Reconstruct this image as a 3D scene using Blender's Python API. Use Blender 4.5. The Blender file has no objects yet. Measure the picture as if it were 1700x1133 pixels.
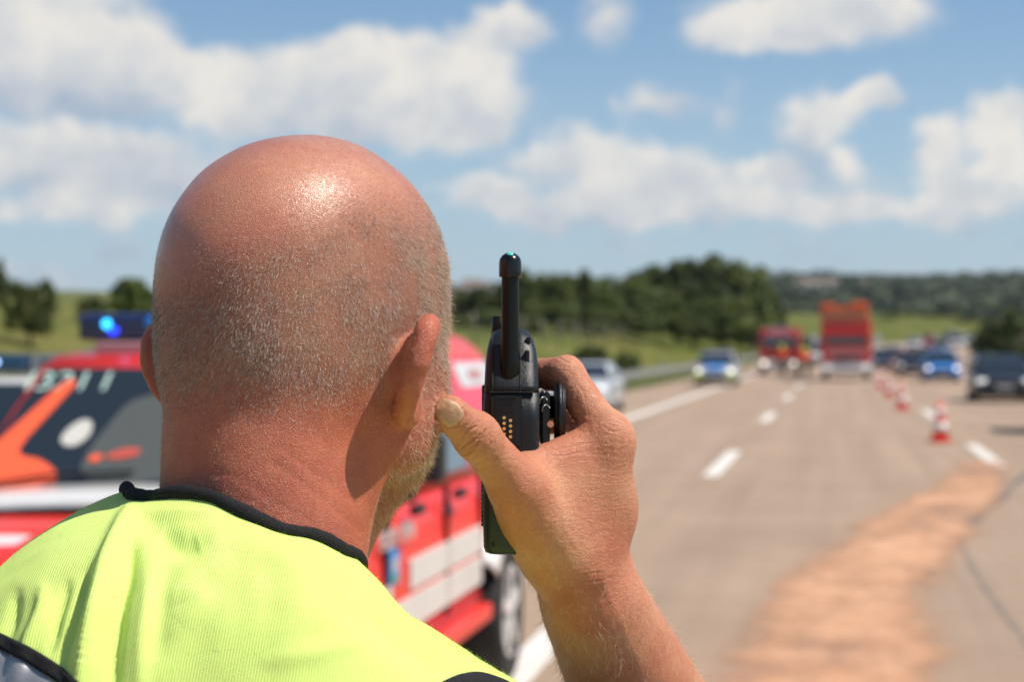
import bpy, bmesh, math, random
import numpy as np
from mathutils import Vector, Matrix
from mathutils.bvhtree import BVHTree
R_ = math.radians
rng = np.random.default_rng(7)
random.seed(5)
sc = bpy.context.scene
COL = sc.collection

# ------------------------------------------------------------------ camera
TH = R_(10.06)                     # the camera looks 10 degrees left of the road's direction
CAMZ = 1.75
F = 3050.0                         # focal length in photo pixels (photo 1700 wide)
cam = bpy.data.cameras.new('camera')
camo = bpy.data.objects.new('camera', cam); COL.objects.link(camo)
cam.sensor_width = 36; cam.lens = 36 * F / 1700
camo.location = (0, 0, CAMZ)
camo.rotation_euler = (R_(90.16), 0, TH)
cam.clip_start = 0.05; cam.clip_end = 12000
cam.dof.use_dof = True; cam.dof.focus_distance = 0.985; cam.dof.aperture_fstop = cam.lens / 6.8
sc.camera = camo

# ------------------------------------------------------------------ sun
SUN_L = Vector((0.525, -0.09, 0.84)).normalized()      # towards the sun, in the camera's heading frame
SUN = Matrix.Rotation(TH, 3, 'Z') @ SUN_L
sun = bpy.data.lights.new('sun', 'SUN'); sun.energy = 5.0; sun.angle = R_(0.55); sun.color = (1.0, 0.93, 0.83)
suno = bpy.data.objects.new('sun', sun); COL.objects.link(suno)
suno.rotation_euler = SUN.to_track_quat('Z', 'Y').to_euler()
suno.location = (20, -10, 60)

sc.view_settings.view_transform = 'Standard'; sc.view_settings.look = 'None'
sc.view_settings.exposure = 0.22; sc.view_settings.gamma = 1.0; sc.view_settings.use_curve_mapping = False
sc.cycles.use_denoising = True
sc.cycles.max_bounces = 8; sc.cycles.transparent_max_bounces = 24; sc.cycles.sample_clamp_indirect = 6

# ------------------------------------------------------------------ world: Nishita sky with clouds
world = bpy.data.worlds.new('World'); sc.world = world; world.use_nodes = True
def build_world():
    nt = world.node_tree; nt.nodes.clear(); N = nt.nodes; L = nt.links
    def n(t, **k):
        x = N.new(t)
        for a, b in k.items(): setattr(x, a, b)
        return x
    def ins(sock, v):
        if hasattr(v, 'is_linked') or hasattr(v, 'links'): L.new(v, sock)
        else: sock.default_value = v
    def m(op, a, b=None, c=None, clamp=False):
        x = n('ShaderNodeMath', operation=op, use_clamp=clamp)
        ins(x.inputs[0], a)
        if b is not None: ins(x.inputs[1], b)
        if c is not None: ins(x.inputs[2], c)
        return x.outputs[0]
    def vm(op, a, b=None, out=0):
        x = n('ShaderNodeVectorMath', operation=op)
        ins(x.inputs[0], a)
        if b is not None: ins(x.inputs[1], b)
        return x.outputs[out]
    out = n('ShaderNodeOutputWorld'); bg = n('ShaderNodeBackground')
    sky = n('ShaderNodeTexSky', sky_type='NISHITA', sun_disc=False)
    sky.sun_elevation = math.asin(SUN.z); sky.sun_rotation = math.atan2(SUN.x, SUN.y)
    sky.altitude = 400; sky.air_density = 1.0; sky.dust_density = 0.6; sky.ozone_density = 1.6
    tc = n('ShaderNodeTexCoord'); d = tc.outputs['Generated']
    sep = n('ShaderNodeSeparateXYZ'); L.new(d, sep.inputs[0])
    f = (-math.sin(TH), math.cos(TH), 0.0); r = (math.cos(TH), math.sin(TH), 0.0)
    df = vm('DOT_PRODUCT', d, f, 1); dr = vm('DOT_PRODUCT', d, r, 1)
    az = m('ARCTAN2', dr, df); el = m('ARCSINE', sep.outputs[2])
    cmb = n('ShaderNodeCombineXYZ'); L.new(az, cmb.inputs[0]); L.new(el, cmb.inputs[1])
    P = cmb.outputs[0]
    def noise(v, scale, detail, rough=0.55, dim='3D'):
        x = n('ShaderNodeTexNoise', noise_dimensions=dim); L.new(v, x.inputs['Vector'])
        x.inputs['Scale'].default_value = scale; x.inputs['Detail'].default_value = detail
        x.inputs['Roughness'].default_value = rough
        return x
    w = noise(P, 26, 4)
    wv = vm('SUBTRACT', w.outputs['Color'], (0.5, 0.5, 0.5))
    wv = vm('MULTIPLY', wv, (0.034, 0.026, 0))
    w2 = noise(P, 95, 3)
    wv2 = vm('MULTIPLY', vm('SUBTRACT', w2.outputs['Color'], (0.5, 0.5, 0.5)), (0.009, 0.008, 0))
    PW = vm('ADD', vm('ADD', P, wv), wv2)
    # cloud clumps: centre and half-size (given as the angles they have over the road), weight, lightness
    B = [(40, 40, 190, 120, 1.2, .75), (110, 120, 170, 60, 1.1, .6), (235, 110, 75, 60, 1.1, .9), (60, 165, 250, 38, 1.0, .15),
         (690, 100, 150, 55, 1.1, .9), (560, 110, 110, 45, 1.0, .85), (420, 140, 120, 50, 1.0, .85), (790, 160, 70, 55, 1.0, .95), (330, 120, 60, 35, .8, .8), (600, 185, 240, 45, .95, .35), (740, 225, 90, 35, .8, .75), (470, 200, 120, 30, .8, .6),
         (850, 50, 70, 38, 1.1, .75), (1010, 30, 52, 48, .75, .6), (1340, 45, 180, 50, 1.15, .7), (1420, 15, 95, 45, 1.1, .95), (1270, 60, 110, 32, .9, .6),
         (1090, 170, 62, 32, .75, .7), (1200, 185, 40, 52, .5, .5), (1365, 195, 62, 42, 1.1, .95), (1440, 172, 40, 22, 1.0, .95), (1335, 245, 60, 45, .65, .3),
         (1545, 245, 48, 42, 1.1, .95), (1640, 225, 42, 52, 1.1, .95), (1680, 290, 50, 50, .9, .8), (1590, 300, 60, 30, .6, .4),
         (985, 240, 80, 38, .9, .8), (1110, 290, 105, 45, .95, .8), (1030, 300, 90, 40, .7, .5), (1275, 290, 45, 28, .85, .9), (1400, 275, 32, 24, .95, .95),
         (300, 265, 320, 60, .60, .35), (110, 310, 220, 60, .52, .45), (1000, 330, 260, 50, .52, .45), (1400, 330, 260, 40, .50, .5), (500, 60, 260, 20, .0, .5),
         (130, 240, 150, 26, .75, .75), (150, 345, 85, 28, .8, .9), (20, 290, 60, 26, .65, .8), (40, 370, 70, 22, .6, .8), (240, 300, 90, 26, .6, .6),
         (800, 325, 60, 26, .75, .9), (880, 270, 60, 26, .6, .6), (980, 350, 130, 26, .7, .7), (1330, 345, 140, 24, .75, .75), (1580, 350, 110, 26, .75, .75), (1190, 350, 80, 22, .7, .75)]
    F_ = None; S_ = None
    for (px, py, rx, ry, wt, li) in B:
        a = (px - 850) / F; e = (575 - py) / F
        v = vm('MULTIPLY', vm('SUBTRACT', PW, (a, e, 0)), (F / rx / 1.45, F / ry / 1.45, 0))
        g = m('MULTIPLY', m('MAXIMUM', m('SUBTRACT', 1.0, vm('LENGTH', v, None, 1)), 0.0), wt)
        s = m('MULTIPLY', g, m('ADD', vm('DOT_PRODUCT', v, (0, .55, 0), 1), li))
        F_ = g if F_ is None else m('ADD', F_, g)
        S_ = s if S_ is None else m('ADD', S_, s)
    # general fair-weather cover that continues past the frame
    sc1 = vm('MULTIPLY', P, (1.0, 1.7, 1.0))
    gn = noise(sc1, 7.5, 7, 0.6)
    cover = m('SUBTRACT', gn.outputs['Fac'], 0.5)
    # away from the view the noise alone decides
    away = n('ShaderNodeMapRange', interpolation_type='SMOOTHSTEP'); L.new(m('ABSOLUTE', az), away.inputs[0])
    away.inputs[1].default_value = 0.26; away.inputs[2].default_value = 0.42
    up = n('ShaderNodeMapRange', interpolation_type='SMOOTHSTEP'); L.new(el, up.inputs[0])
    up.inputs[1].default_value = 0.17; up.inputs[2].default_value = 0.3
    aw = m('MAXIMUM', away.outputs[0], up.outputs[0])
    cover = m('SUBTRACT', cover, m('MULTIPLY', aw, 0.045))
    field = m('ADD', F_, m('MULTIPLY', cover, m('ADD', 0.9, m('MULTIPLY', aw, 3.4))))
    field = m('ADD', field, m('MULTIPLY', m('SUBTRACT', w2.outputs['Fac'], 0.5), 0.46))
    # rows of small clouds low over the horizon
    ln = noise(vm('MULTIPLY', P, (1.0, 2.2, 1.0)), 20, 5, 0.6)
    lm = n('ShaderNodeMapRange', interpolation_type='SMOOTHSTEP'); L.new(el, lm.inputs[0]); lm.inputs[1].default_value = .115; lm.inputs[2].default_value = .06
    lo_ = m('MULTIPLY', m('MULTIPLY', m('SUBTRACT', ln.outputs['Fac'], 0.46), 2.6), lm.outputs[0])
    field = m('ADD', field, m('MAXIMUM', lo_, -0.1))
    dens = n('ShaderNodeMapRange', interpolation_type='SMOOTHSTEP'); L.new(field, dens.inputs[0])
    dens.inputs[1].default_value = 0.05; dens.inputs[2].default_value = 0.74
    light = m('DIVIDE', S_, m('MAXIMUM', F_, 0.05))
    light = m('ADD', m('MULTIPLY', light, 0.72), m('MULTIPLY', m('SUBTRACT', w.outputs['Fac'], 0.42), 2.2), clamp=True)
    cr = n('ShaderNodeMix', data_type='RGBA'); L.new(light, cr.inputs[0])
    K = 1.0 / 0.085
    cr.inputs[6].default_value = (0.38 * K, 0.45 * K, 0.55 * K, 1); cr.inputs[7].default_value = (0.80 * K, 0.76 * K, 0.70 * K, 1)
    # the low sky is milky
    hz = n('ShaderNodeMapRange'); L.new(el, hz.inputs[0]); hz.inputs[1].default_value = 0.0; hz.inputs[2].default_value = 0.19
    hz.inputs[3].default_value = 0.80; hz.inputs[4].default_value = 0.0
    base = n('ShaderNodeMix', data_type='RGBA'); L.new(hz.outputs[0], base.inputs[0])
    tint = n('ShaderNodeMix', data_type='RGBA', blend_type='MULTIPLY'); tint.inputs[0].default_value = 1
    L.new(sky.outputs[0], tint.inputs[6]); tint.inputs[7].default_value = SKYTINT
    L.new(tint.outputs[2], base.inputs[6]); base.inputs[7].default_value = (0.385 * K, 0.50 * K, 0.63 * K, 1)
    fin = n('ShaderNodeMix', data_type='RGBA'); L.new(m('MULTIPLY', dens.outputs[0], 0.92), fin.inputs[0])
    L.new(base.outputs[2], fin.inputs[6]); L.new(cr.outputs[2], fin.inputs[7])
    bg.inputs[1].default_value = 0.080
    L.new(fin.outputs[2], bg.inputs[0]); L.new(bg.outputs[0], out.inputs[0])
SKYTINT = (1.0, 1.14, 1.22, 1)
build_world()
world.cycles.sampling_method = 'MANUAL'; world.cycles.sample_map_resolution = 512

# ------------------------------------------------------------------ helpers
def LW(p):                                  # heading frame (x right, y forward, z up) -> world
    return Vector((p[0] * math.cos(TH) - p[1] * math.sin(TH), p[0] * math.sin(TH) + p[1] * math.cos(TH), p[2]))
def H(px, py, d):                           # photo pixel at depth d -> heading frame
    return np.array(((px - 850) / F * d, d, CAMZ - (py - 575) / F * d))
def WP(px, d):                              # world x, y of something standing at pixel column px, d metres away
    v = LW((((px - 850) / F * d), d, 0)); return v.x, v.y

def mat(name, col, rough=0.5, metal=0.0, var=0.0, vscale=5.0, bump=0.0, bscale=50.0, spec=0.5, coat=0.0, emit=None, estr=0.0, detail=4, trans=0.0, col2=None):
    m = bpy.data.materials.new(name); m.use_nodes = True
    nt = m.node_tree; b = nt.nodes['Principled BSDF']
    c = (*col, 1)
    b.inputs['Base Color'].default_value = c; b.inputs['Roughness'].default_value = rough
    b.inputs['Metallic'].default_value = metal; b.inputs['Specular IOR Level'].default_value = spec
    b.inputs['Coat Weight'].default_value = coat; b.inputs['Coat Roughness'].default_value = 0.05
    b.inputs['Transmission Weight'].default_value = trans
    if emit: b.inputs['Emission Color'].default_value = (*emit, 1); b.inputs['Emission Strength'].default_value = estr
    tc = nt.nodes.new('ShaderNodeTexCoord')
    if var > 0:
        nz = nt.nodes.new('ShaderNodeTexNoise'); nz.inputs['Scale'].default_value = vscale; nz.inputs['Detail'].default_value = detail
        nt.links.new(tc.outputs['Object'], nz.inputs['Vector'])
        mx = nt.nodes.new('ShaderNodeMix'); mx.data_type = 'RGBA'
        lo = tuple(max(0, x * (1 - var)) for x in col); hi = tuple(min(1, x * (1 + var)) for x in (col2 or col))
        mx.inputs[6].default_value = (*lo, 1); mx.inputs[7].default_value = (*hi, 1)
        mr = nt.nodes.new('ShaderNodeMapRange'); mr.inputs[1].default_value = .3; mr.inputs[2].default_value = .7
        nt.links.new(nz.outputs['Fac'], mr.inputs[0]); nt.links.new(mr.outputs[0], mx.inputs[0]); nt.links.new(mx.outputs[2], b.inputs['Base Color'])
    if bump > 0:
        nb = nt.nodes.new('ShaderNodeTexNoise'); nb.inputs['Scale'].default_value = bscale; nb.inputs['Detail'].default_value = 5
        nt.links.new(tc.outputs['Object'], nb.inputs['Vector'])
        bp = nt.nodes.new('ShaderNodeBump'); bp.inputs['Strength'].default_value = 1.0; bp.inputs['Distance'].default_value = bump
        nt.links.new(nb.outputs['Fac'], bp.inputs['Height']); nt.links.new(bp.outputs[0], b.inputs['Normal'])
    return m

def meshobj(name, verts, faces, material=None, parent=None, smooth=False, loc=None):
    me = bpy.data.meshes.new(name)
    me.from_pydata([tuple(v) for v in verts], [], [tuple(f) for f in faces]); me.update()
    if smooth: me.polygons.foreach_set('use_smooth', [True] * len(me.polygons))
    o = bpy.data.objects.new(name, me); COL.objects.link(o)
    if material: me.materials.append(material)
    if parent: o.parent = parent
    if loc is not None: o.location = loc
    return o
def npmesh(name, V, Fq, material=None, parent=None, smooth=True):
    """fast mesh from arrays; Fq (n,3) or (n,4)"""
    me = bpy.data.meshes.new(name)
    V = np.ascontiguousarray(V, dtype=np.float32); Fq = np.ascontiguousarray(Fq, dtype=np.int32); k = Fq.shape[1]
    me.vertices.add(len(V)); me.vertices.foreach_set('co', V.ravel())
    me.loops.add(Fq.size); me.loops.foreach_set('vertex_index', Fq.ravel())
    me.polygons.add(len(Fq)); me.polygons.foreach_set('loop_start', np.arange(0, Fq.size, k, dtype=np.int32))
    try: me.polygons.foreach_set('loop_total', np.full(len(Fq), k, dtype=np.int32))
    except Exception: pass
    me.update(calc_edges=True)
    if smooth: me.polygons.foreach_set('use_smooth', np.ones(len(Fq), dtype=bool))
    o = bpy.data.objects.new(name, me); COL.objects.link(o)
    if material: me.materials.append(material)
    if parent: o.parent = parent
    return o
def bmobj(name, bm, material=None, parent=None, smooth=False):
    me = bpy.data.meshes.new(name); bm.to_mesh(me); bm.free()
    if smooth: me.polygons.foreach_set('use_smooth', [True] * len(me.polygons))
    o = bpy.data.objects.new(name, me); COL.objects.link(o)
    if material: me.materials.append(material)
    if parent: o.parent = parent
    return o
def empty(name, loc, rz=0, label=None, cat=None, group=None):
    o = bpy.data.objects.new(name, None); COL.objects.link(o); o.location = loc; o.rotation_euler = (0, 0, rz); o.empty_display_size = .2
    tag(o, label, cat, group); return o
def tag(o, label=None, cat=None, group=None, kind=None):
    if label: o['label'] = label
    if cat: o['category'] = cat
    if group: o['group'] = group
    if kind: o['kind'] = kind
    return o
def box(bm, x0, x1, y0, y1, z0, z1, bev=0.0, seg=2):
    r = bmesh.ops.create_cube(bm, size=1.0)
    M = Matrix.Translation(((x0 + x1) / 2, (y0 + y1) / 2, (z0 + z1) / 2)) @ Matrix.Diagonal((abs(x1 - x0), abs(y1 - y0), abs(z1 - z0), 1))
    bmesh.ops.transform(bm, matrix=M, verts=r['verts'])
    if bev > 0:
        es = list({e for v in r['verts'] for e in v.link_edges})
        bmesh.ops.bevel(bm, geom=es, offset=bev, segments=seg, affect='EDGES', profile=0.6)
def boxo(name, dims, material, parent=None, bev=0.0, seg=2, smooth=False):
    bm = bmesh.new(); box(bm, *dims, bev, seg); return bmobj(name, bm, material, parent, smooth)
def cyl(bm, p0, p1, r0, r1=None, seg=16, caps=True):
    p0 = Vector(p0); p1 = Vector(p1); r1 = r0 if r1 is None else r1
    q = (p1 - p0).to_track_quat('Z', 'Y')
    M = Matrix.Translation((p0 + p1) / 2) @ q.to_matrix().to_4x4()
    bmesh.ops.create_cone(bm, cap_ends=caps, segments=seg, radius1=r0, radius2=r1, depth=(p1 - p0).length, matrix=M)
def cylo(name, p0, p1, r0, material, parent=None, r1=None, seg=16, smooth=True):
    bm = bmesh.new(); cyl(bm, p0, p1, r0, r1, seg); o = bmobj(name, bm, material, parent)
    if smooth:
        for p in o.data.polygons: p.use_smooth = len(p.vertices) == 4
    return o
def tube(pts, rad, seg=8, flat=None, closed=False):
    """verts, faces of a tube along points"""
    pts = np.array(pts, float); n = len(pts); rad = np.broadcast_to(rad, (n,))
    if closed: tan = np.roll(pts, -1, 0) - np.roll(pts, 1, 0)
    else: tan = np.gradient(pts, axis=0)
    tan /= np.linalg.norm(tan, axis=1)[:, None] + 1e-12
    up = np.array((0, 0, 1.0)); V = []; Fs = []
    for i in range(n):
        a = np.cross(tan[i], up); a /= np.linalg.norm(a) + 1e-9; b = np.cross(a, tan[i])
        for k in range(seg):
            t = 2 * math.pi * k / seg
            V.append(pts[i] + rad[i] * (math.cos(t) * a * (flat or 1) + math.sin(t) * b))
    m_ = n if closed else n - 1
    for i in range(m_):
        j = (i + 1) % n
        for k in range(seg):
            Fs.append((i * seg + k, i * seg + (k + 1) % seg, j * seg + (k + 1) % seg, j * seg + k))
    return V, Fs
def catmull(P, n, closed=True):
    P = np.array(P, float); m_ = len(P); out = []
    T = np.linspace(0, m_ if closed else m_ - 1, n, endpoint=not closed)
    for t in T:
        i = int(math.floor(t)); u = t - i
        if closed: p = [P[(i + k) % m_] for k in (-1, 0, 1, 2)]
        else:
            i = min(i, m_ - 2); u = t - i; p = [P[min(max(i + k, 0), m_ - 1)] for k in (-1, 0, 1, 2)]
        out.append(0.5 * ((2 * p[1]) + (-p[0] + p[2]) * u + (2 * p[0] - 5 * p[1] + 4 * p[2] - p[3]) * u * u + (-p[0] + 3 * p[1] - 3 * p[2] + p[3]) * u ** 3))
    return np.array(out)
def sstep(a, b, x):
    t = np.clip((np.asarray(x, float) - a) / (b - a), 0, 1); return t * t * (3 - 2 * t)
def text(name, body, size, material, parent, loc, rot, ext=0.002, align='CENTER'):
    c = bpy.data.curves.new(name, 'FONT'); c.body = body; c.size = size; c.extrude = ext; c.align_x = align; c.align_y = 'CENTER'
    c.resolution_u = 3
    o = bpy.data.objects.new(name, c); COL.objects.link(o); c.materials.append(material); o.parent = parent
    me = bpy.data.meshes.new_from_object(o); bpy.data.objects.remove(o); bpy.data.curves.remove(c)
    me.materials.clear(); me.materials.append(material)
    o = bpy.data.objects.new(name, me); COL.objects.link(o); o.parent = parent
    o.location = loc; o.rotation_euler = rot
    return o

# ------------------------------------------------------------------ signed-distance bodies -> one continuous mesh
class Prim:
    def __init__(s, kind, k, sub=False, **a):
        s.kind = kind; s.k = k; s.sub = sub; s.__dict__.update(a)
        if kind == 'rc':
            s.a = np.array(s.a, float); s.b = np.array(s.b, float); s.c = (s.a + s.b) / 2
            s.R = np.linalg.norm(s.a - s.b) / 2 + max(s.ra, s.rb) * 1.05
        else:
            s.c = np.array(s.c, float); s.r = np.array(s.r, float); s.R = s.r.max() * 1.2
            if s.M is None: s.M = np.eye(3)
    def d(s, p):
        if s.kind == 'rc':
            ab = s.b - s.a; L2 = ab @ ab + 1e-12
            t = np.clip((p - s.a) @ ab / L2, 0, 1)
            q = p - s.a - t[:, None] * ab
            return np.sqrt((q * q).sum(1)) - (s.ra + (s.rb - s.ra) * t)
        q = (p - s.c) @ s.M            # columns of M are the axes
        if s.n == 2:
            k0 = np.sqrt(((q / s.r) ** 2).sum(1)) + 1e-9; k1 = np.sqrt(((q / s.r ** 2) ** 2).sum(1)) + 1e-9
            return k0 * (k0 - 1) / k1
        a = np.abs(q / s.r); n_, m_ = s.n, s.m
        g = ((a[:, 0] ** n_ + a[:, 1] ** n_) ** (m_ / n_) + a[:, 2] ** m_) ** (1 / m_) + 1e-6
        return (1 - 1 / g) * np.sqrt((q * q).sum(1))
def rc(a, b, ra, rb=None, k=0.006, sub=False): return Prim('rc', k, sub, a=a, b=b, ra=ra, rb=ra if rb is None else rb)
def el(c, r, k=0.006, M=None, n=2, m=2, sub=False): return Prim('el', k, sub, c=c, r=r, M=M, n=n, m=m)
def sdf(prims, p):
    f = np.full(len(p), 1.0)
    for q in prims:
        d = q.d(p)
        if q.sub:
            h = np.clip(0.5 - 0.5 * (f + d) / q.k, 0, 1); f = f * (1 - h) - d * h + q.k * h * (1 - h)
        else:
            h = np.clip(0.5 + 0.5 * (d - f) / q.k, 0, 1); f = d * (1 - h) + f * h - q.k * h * (1 - h)
    return f
def sdf_mesh(prims, vox, post=None):
    B = 16; S = B * vox
    lo = np.min([q.c - q.R for q in prims if not q.sub], 0) - 3 * vox; hi = np.max([q.c + q.R for q in prims if not q.sub], 0) + 3 * vox
    nb = np.ceil((hi - lo) / S).astype(int)
    allp = []; Kc = []; Kv = []; Q = []
    OFF = 4096
    def key(i, j, k): return ((i + 8).astype(np.int64) * OFF + (j + 8)) * OFF + (k + 8)
    g = np.stack(np.meshgrid(np.arange(nb[0]), np.arange(nb[1]), np.arange(nb[2]), indexing='ij'), -1).reshape(-1, 3)
    cen = lo + (g + .5) * S; rad = S * .87
    D = np.stack([np.linalg.norm(cen - q.c, axis=1) - q.R for q in prims], 1)
    near = D < rad + 0.045
    keep = near.any(1); g, cen, near = g[keep], cen[keep], near[keep]
    f0 = sdf(prims, cen); keep = np.abs(f0) < rad * 1.5 + 0.004
    g, near = g[keep], near[keep]
    ax = np.arange(B + 1); gg = np.stack(np.meshgrid(ax, ax, ax, indexing='ij'), -1).reshape(-1, 3)
    for bi in range(len(g)):
        pr = [q for q, a in zip(prims, near[bi]) if a]
        if not any(not q.sub for q in pr): continue
        i0 = g[bi] * B
        f = sdf(pr, lo + (gg + i0) * vox).reshape(B + 1, B + 1, B + 1)
        s = f < 0
        if s.all() or not s.any(): continue
        acc = np.zeros((B, B, B, 3)); cnt = np.zeros((B, B, B))
        for axn in range(3):
            sl = [slice(None)] * 3; sl2 = [slice(None)] * 3
            sl[axn] = slice(0, B); sl2[axn] = slice(1, B + 1)
            fa, fb = f[tuple(sl)], f[tuple(sl2)]; ch = (fa < 0) != (fb < 0)
            t = np.where(ch, fa / np.where(ch, fa - fb, 1), 0)
            o1, o2 = [a for a in range(3) if a != axn]
            for u in (0, 1):
                for v in (0, 1):
                    w = [slice(None)] * 3; w[axn] = slice(0, B); w[o1] = slice(u, u + B); w[o2] = slice(v, v + B)
                    c_ = ch[tuple(w)]; cnt += c_
                    acc[..., axn] += np.where(c_, t[tuple(w)], 0); acc[..., o1] += c_ * u; acc[..., o2] += c_ * v
            ii = np.argwhere(ch)
            # keep edges owned by this block
            ok = (ii[:, o1] < B) & (ii[:, o2] < B); ii = ii[ok]
            if len(ii):
                G = ii + i0; neg = fa[tuple(ii.T)] < 0
                e1 = np.zeros(3, int); e1[o1] = 1; e2 = np.zeros(3, int); e2[o2] = 1
                ks = [key(*(G - e1 - e2).T), key(*(G - e2).T), key(*G.T), key(*(G - e1).T)]
                if axn == 1: neg = ~neg
                q = np.stack(ks, 1); q[~neg] = q[~neg][:, ::-1]; Q.append(q)
        ci = np.argwhere(cnt > 0)
        if len(ci):
            pos = acc[tuple(ci.T)] / cnt[tuple(ci.T)][:, None]
            Kv.append(lo + (ci + i0 + pos) * vox); Kc.append(key(*(ci + i0).T))
    V = np.concatenate(Kv); K = np.concatenate(Kc); Q = np.concatenate(Q)
    o = np.argsort(K); K = K[o]; V = V[o]
    idx = np.searchsorted(K, Q); idx = np.minimum(idx, len(K) - 1); ok = (K[idx] == Q).all(1)
    return V, idx[ok]
def split_tris(V, T, sel):
    """1-to-4 split of the triangles sel, closing the seams"""
    T = T.astype(np.int64); E = np.sort(np.stack([T[:, [0, 1]], T[:, [1, 2]], T[:, [2, 0]]], 1), 2)
    k = E[..., 0] * (len(V) + 1) + E[..., 1]
    mk = np.unique(k[sel]); inm = np.isin(k, mk)
    vi = np.searchsorted(mk, k); vi = np.where(inm, np.minimum(vi, len(mk) - 1) + len(V), -1)
    a = mk // (len(V) + 1); b = mk % (len(V) + 1)
    V2 = np.concatenate([V, (V[a] + V[b]) / 2])
    n = inm.sum(1); out = [T[n == 0]]
    t3 = T[n == 3]; v3 = vi[n == 3]
    out += [np.stack([t3[:, 0], v3[:, 0], v3[:, 2]], 1), np.stack([t3[:, 1], v3[:, 1], v3[:, 0]], 1), np.stack([t3[:, 2], v3[:, 2], v3[:, 1]], 1), v3]
    for r in range(3):
        q = (n == 1) & inm[:, r]; t = T[q]; v = vi[q][:, r]; A, B_, C_ = t[:, r], t[:, (r + 1) % 3], t[:, (r + 2) % 3]
        out += [np.stack([A, v, C_], 1), np.stack([v, B_, C_], 1)]
        q = (n == 2) & ~inm[:, r]; t = T[q]; A, B_, C_ = t[:, r], t[:, (r + 1) % 3], t[:, (r + 2) % 3]
        v1 = vi[q][:, (r + 1) % 3]; v2 = vi[q][:, (r + 2) % 3]
        out += [np.stack([A, B_, v1], 1), np.stack([A, v1, v2], 1), np.stack([v1, C_, v2], 1)]
    return V2, np.concatenate(out).astype(np.int32)
def tri(Q): return np.concatenate([Q[:, [0, 1, 2]], Q[:, [0, 2, 3]]])
def vnormals(V, T):
    fn = np.cross(V[T[:, 1]] - V[T[:, 0]], V[T[:, 2]] - V[T[:, 0]]); N = np.zeros_like(V)
    for c in range(3): 
        for d_ in range(3): N[:, d_] += np.bincount(T[:, c], fn[:, d_], len(V))
    return N / (np.linalg.norm(N, axis=1)[:, None] + 1e-12)
def vnoise(p, seed=0):
    """smooth value noise on points (n,3)"""
    i = np.floor(p).astype(np.int64); u = p - i; u = u * u * (3 - 2 * u); out = 0
    for dx in (0, 1):
        for dy in (0, 1):
            for dz in (0, 1):
                h = (i[:, 0] + dx) * 374761393 + (i[:, 1] + dy) * 668265263 + (i[:, 2] + dz) * 2147483647 + seed * 144665
                h = (h ^ (h >> 13)) * 1274126177; h = h ^ (h >> 16); r = (h & 0xFFFFF) / float(0xFFFFF)
                w = (u[:, 0] if dx else 1 - u[:, 0]) * (u[:, 1] if dy else 1 - u[:, 1]) * (u[:, 2] if dz else 1 - u[:, 2])
                out = out + r * w
    return out - 0.5
# ------------------------------------------------------------------ ground, carriageway, verges, hills
def xc(Y): return .00056 * np.maximum(0, np.asarray(Y, float) - 110) ** 2 * (np.asarray(Y, float) < 420) + (np.asarray(Y, float) >= 420) * (.00056 * 310 ** 2 + .347 * (np.asarray(Y, float) - 420))
def zr(Y):
    t = np.clip(np.asarray(Y, float) - 125, 0, None); z = .016 * (np.sqrt(t * t + 400) - 20); return np.minimum(z, 5.2)
def hills(X, Y):
    # low wooded ridge that closes the view
    d = -X * math.sin(TH) + Y * math.cos(TH); l = X * math.cos(TH) + Y * math.sin(TH); a = l / np.maximum(d, 1)
    top = 33 + 9 * sstep(-.05, .25, a) + 2.0 * np.sin(a * 19) + 1.5 * np.sin(a * 47 + 1)
    return top * sstep(520, 1350, d)
def side(u, Y):
    left = 2.4 * sstep(-10.5, -21, u) + 2.35 * sstep(-20, -52, u) + 1.1 * sstep(-60, -160, u)
    right = 2.2 * sstep(13, 34, u) + 2.5 * sstep(40, 120, u)
    fade = sstep(700, 420, Y)
    return (left + right) * fade
def ground_z(X, Y):
    u = X - xc(Y); return zr(Y) - .06 + side(u, Y) + hills(X, Y)
M_grass = None
def grass_mat():
    m = bpy.data.materials.new('meadow_grass'); m.use_nodes = True; nt = m.node_tree; b = nt.nodes['Principled BSDF']; L = nt.links
    tc = nt.nodes.new('ShaderNodeTexCoord')
    def nz(s_, d): x = nt.nodes.new('ShaderNodeTexNoise'); x.inputs['Scale'].default_value = s_; x.inputs['Detail'].default_value = d; L.new(tc.outputs['Object'], x.inputs[0]); return x.outputs['Fac']
    r = nt.nodes.new('ShaderNodeValToRGB'); L.new(nz(.09, 6), r.inputs[0]); e = r.color_ramp.elements
    e[0].position = .35; e[0].color = (.085, .098, .018, 1); e[1].position = .65; e[1].color = (.165, .155, .045, 1)
    x = e.new(.5); x.color = (.125, .140, .028, 1)
    r2 = nt.nodes.new('ShaderNodeMix'); r2.data_type = 'RGBA'; r2.blend_type = 'MULTIPLY'; r2.inputs[0].default_value = .6; L.new(r.outputs[0], r2.inputs[6])
    r3 = nt.nodes.new('ShaderNodeValToRGB'); L.new(nz(1.3, 6), r3.inputs[0]); r3.color_ramp.elements[0].position = .35; r3.color_ramp.elements[0].color = (.45, .45, .45, 1); r3.color_ramp.elements[1].position = .65
    L.new(r3.outputs[0], r2.inputs[7]); L.new(r2.outputs[2], b.inputs['Base Color']); b.inputs['Roughness'].default_value = .95; b.inputs['Specular IOR Level'].default_value = .1
    return m
M_grass = grass_mat()
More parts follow.
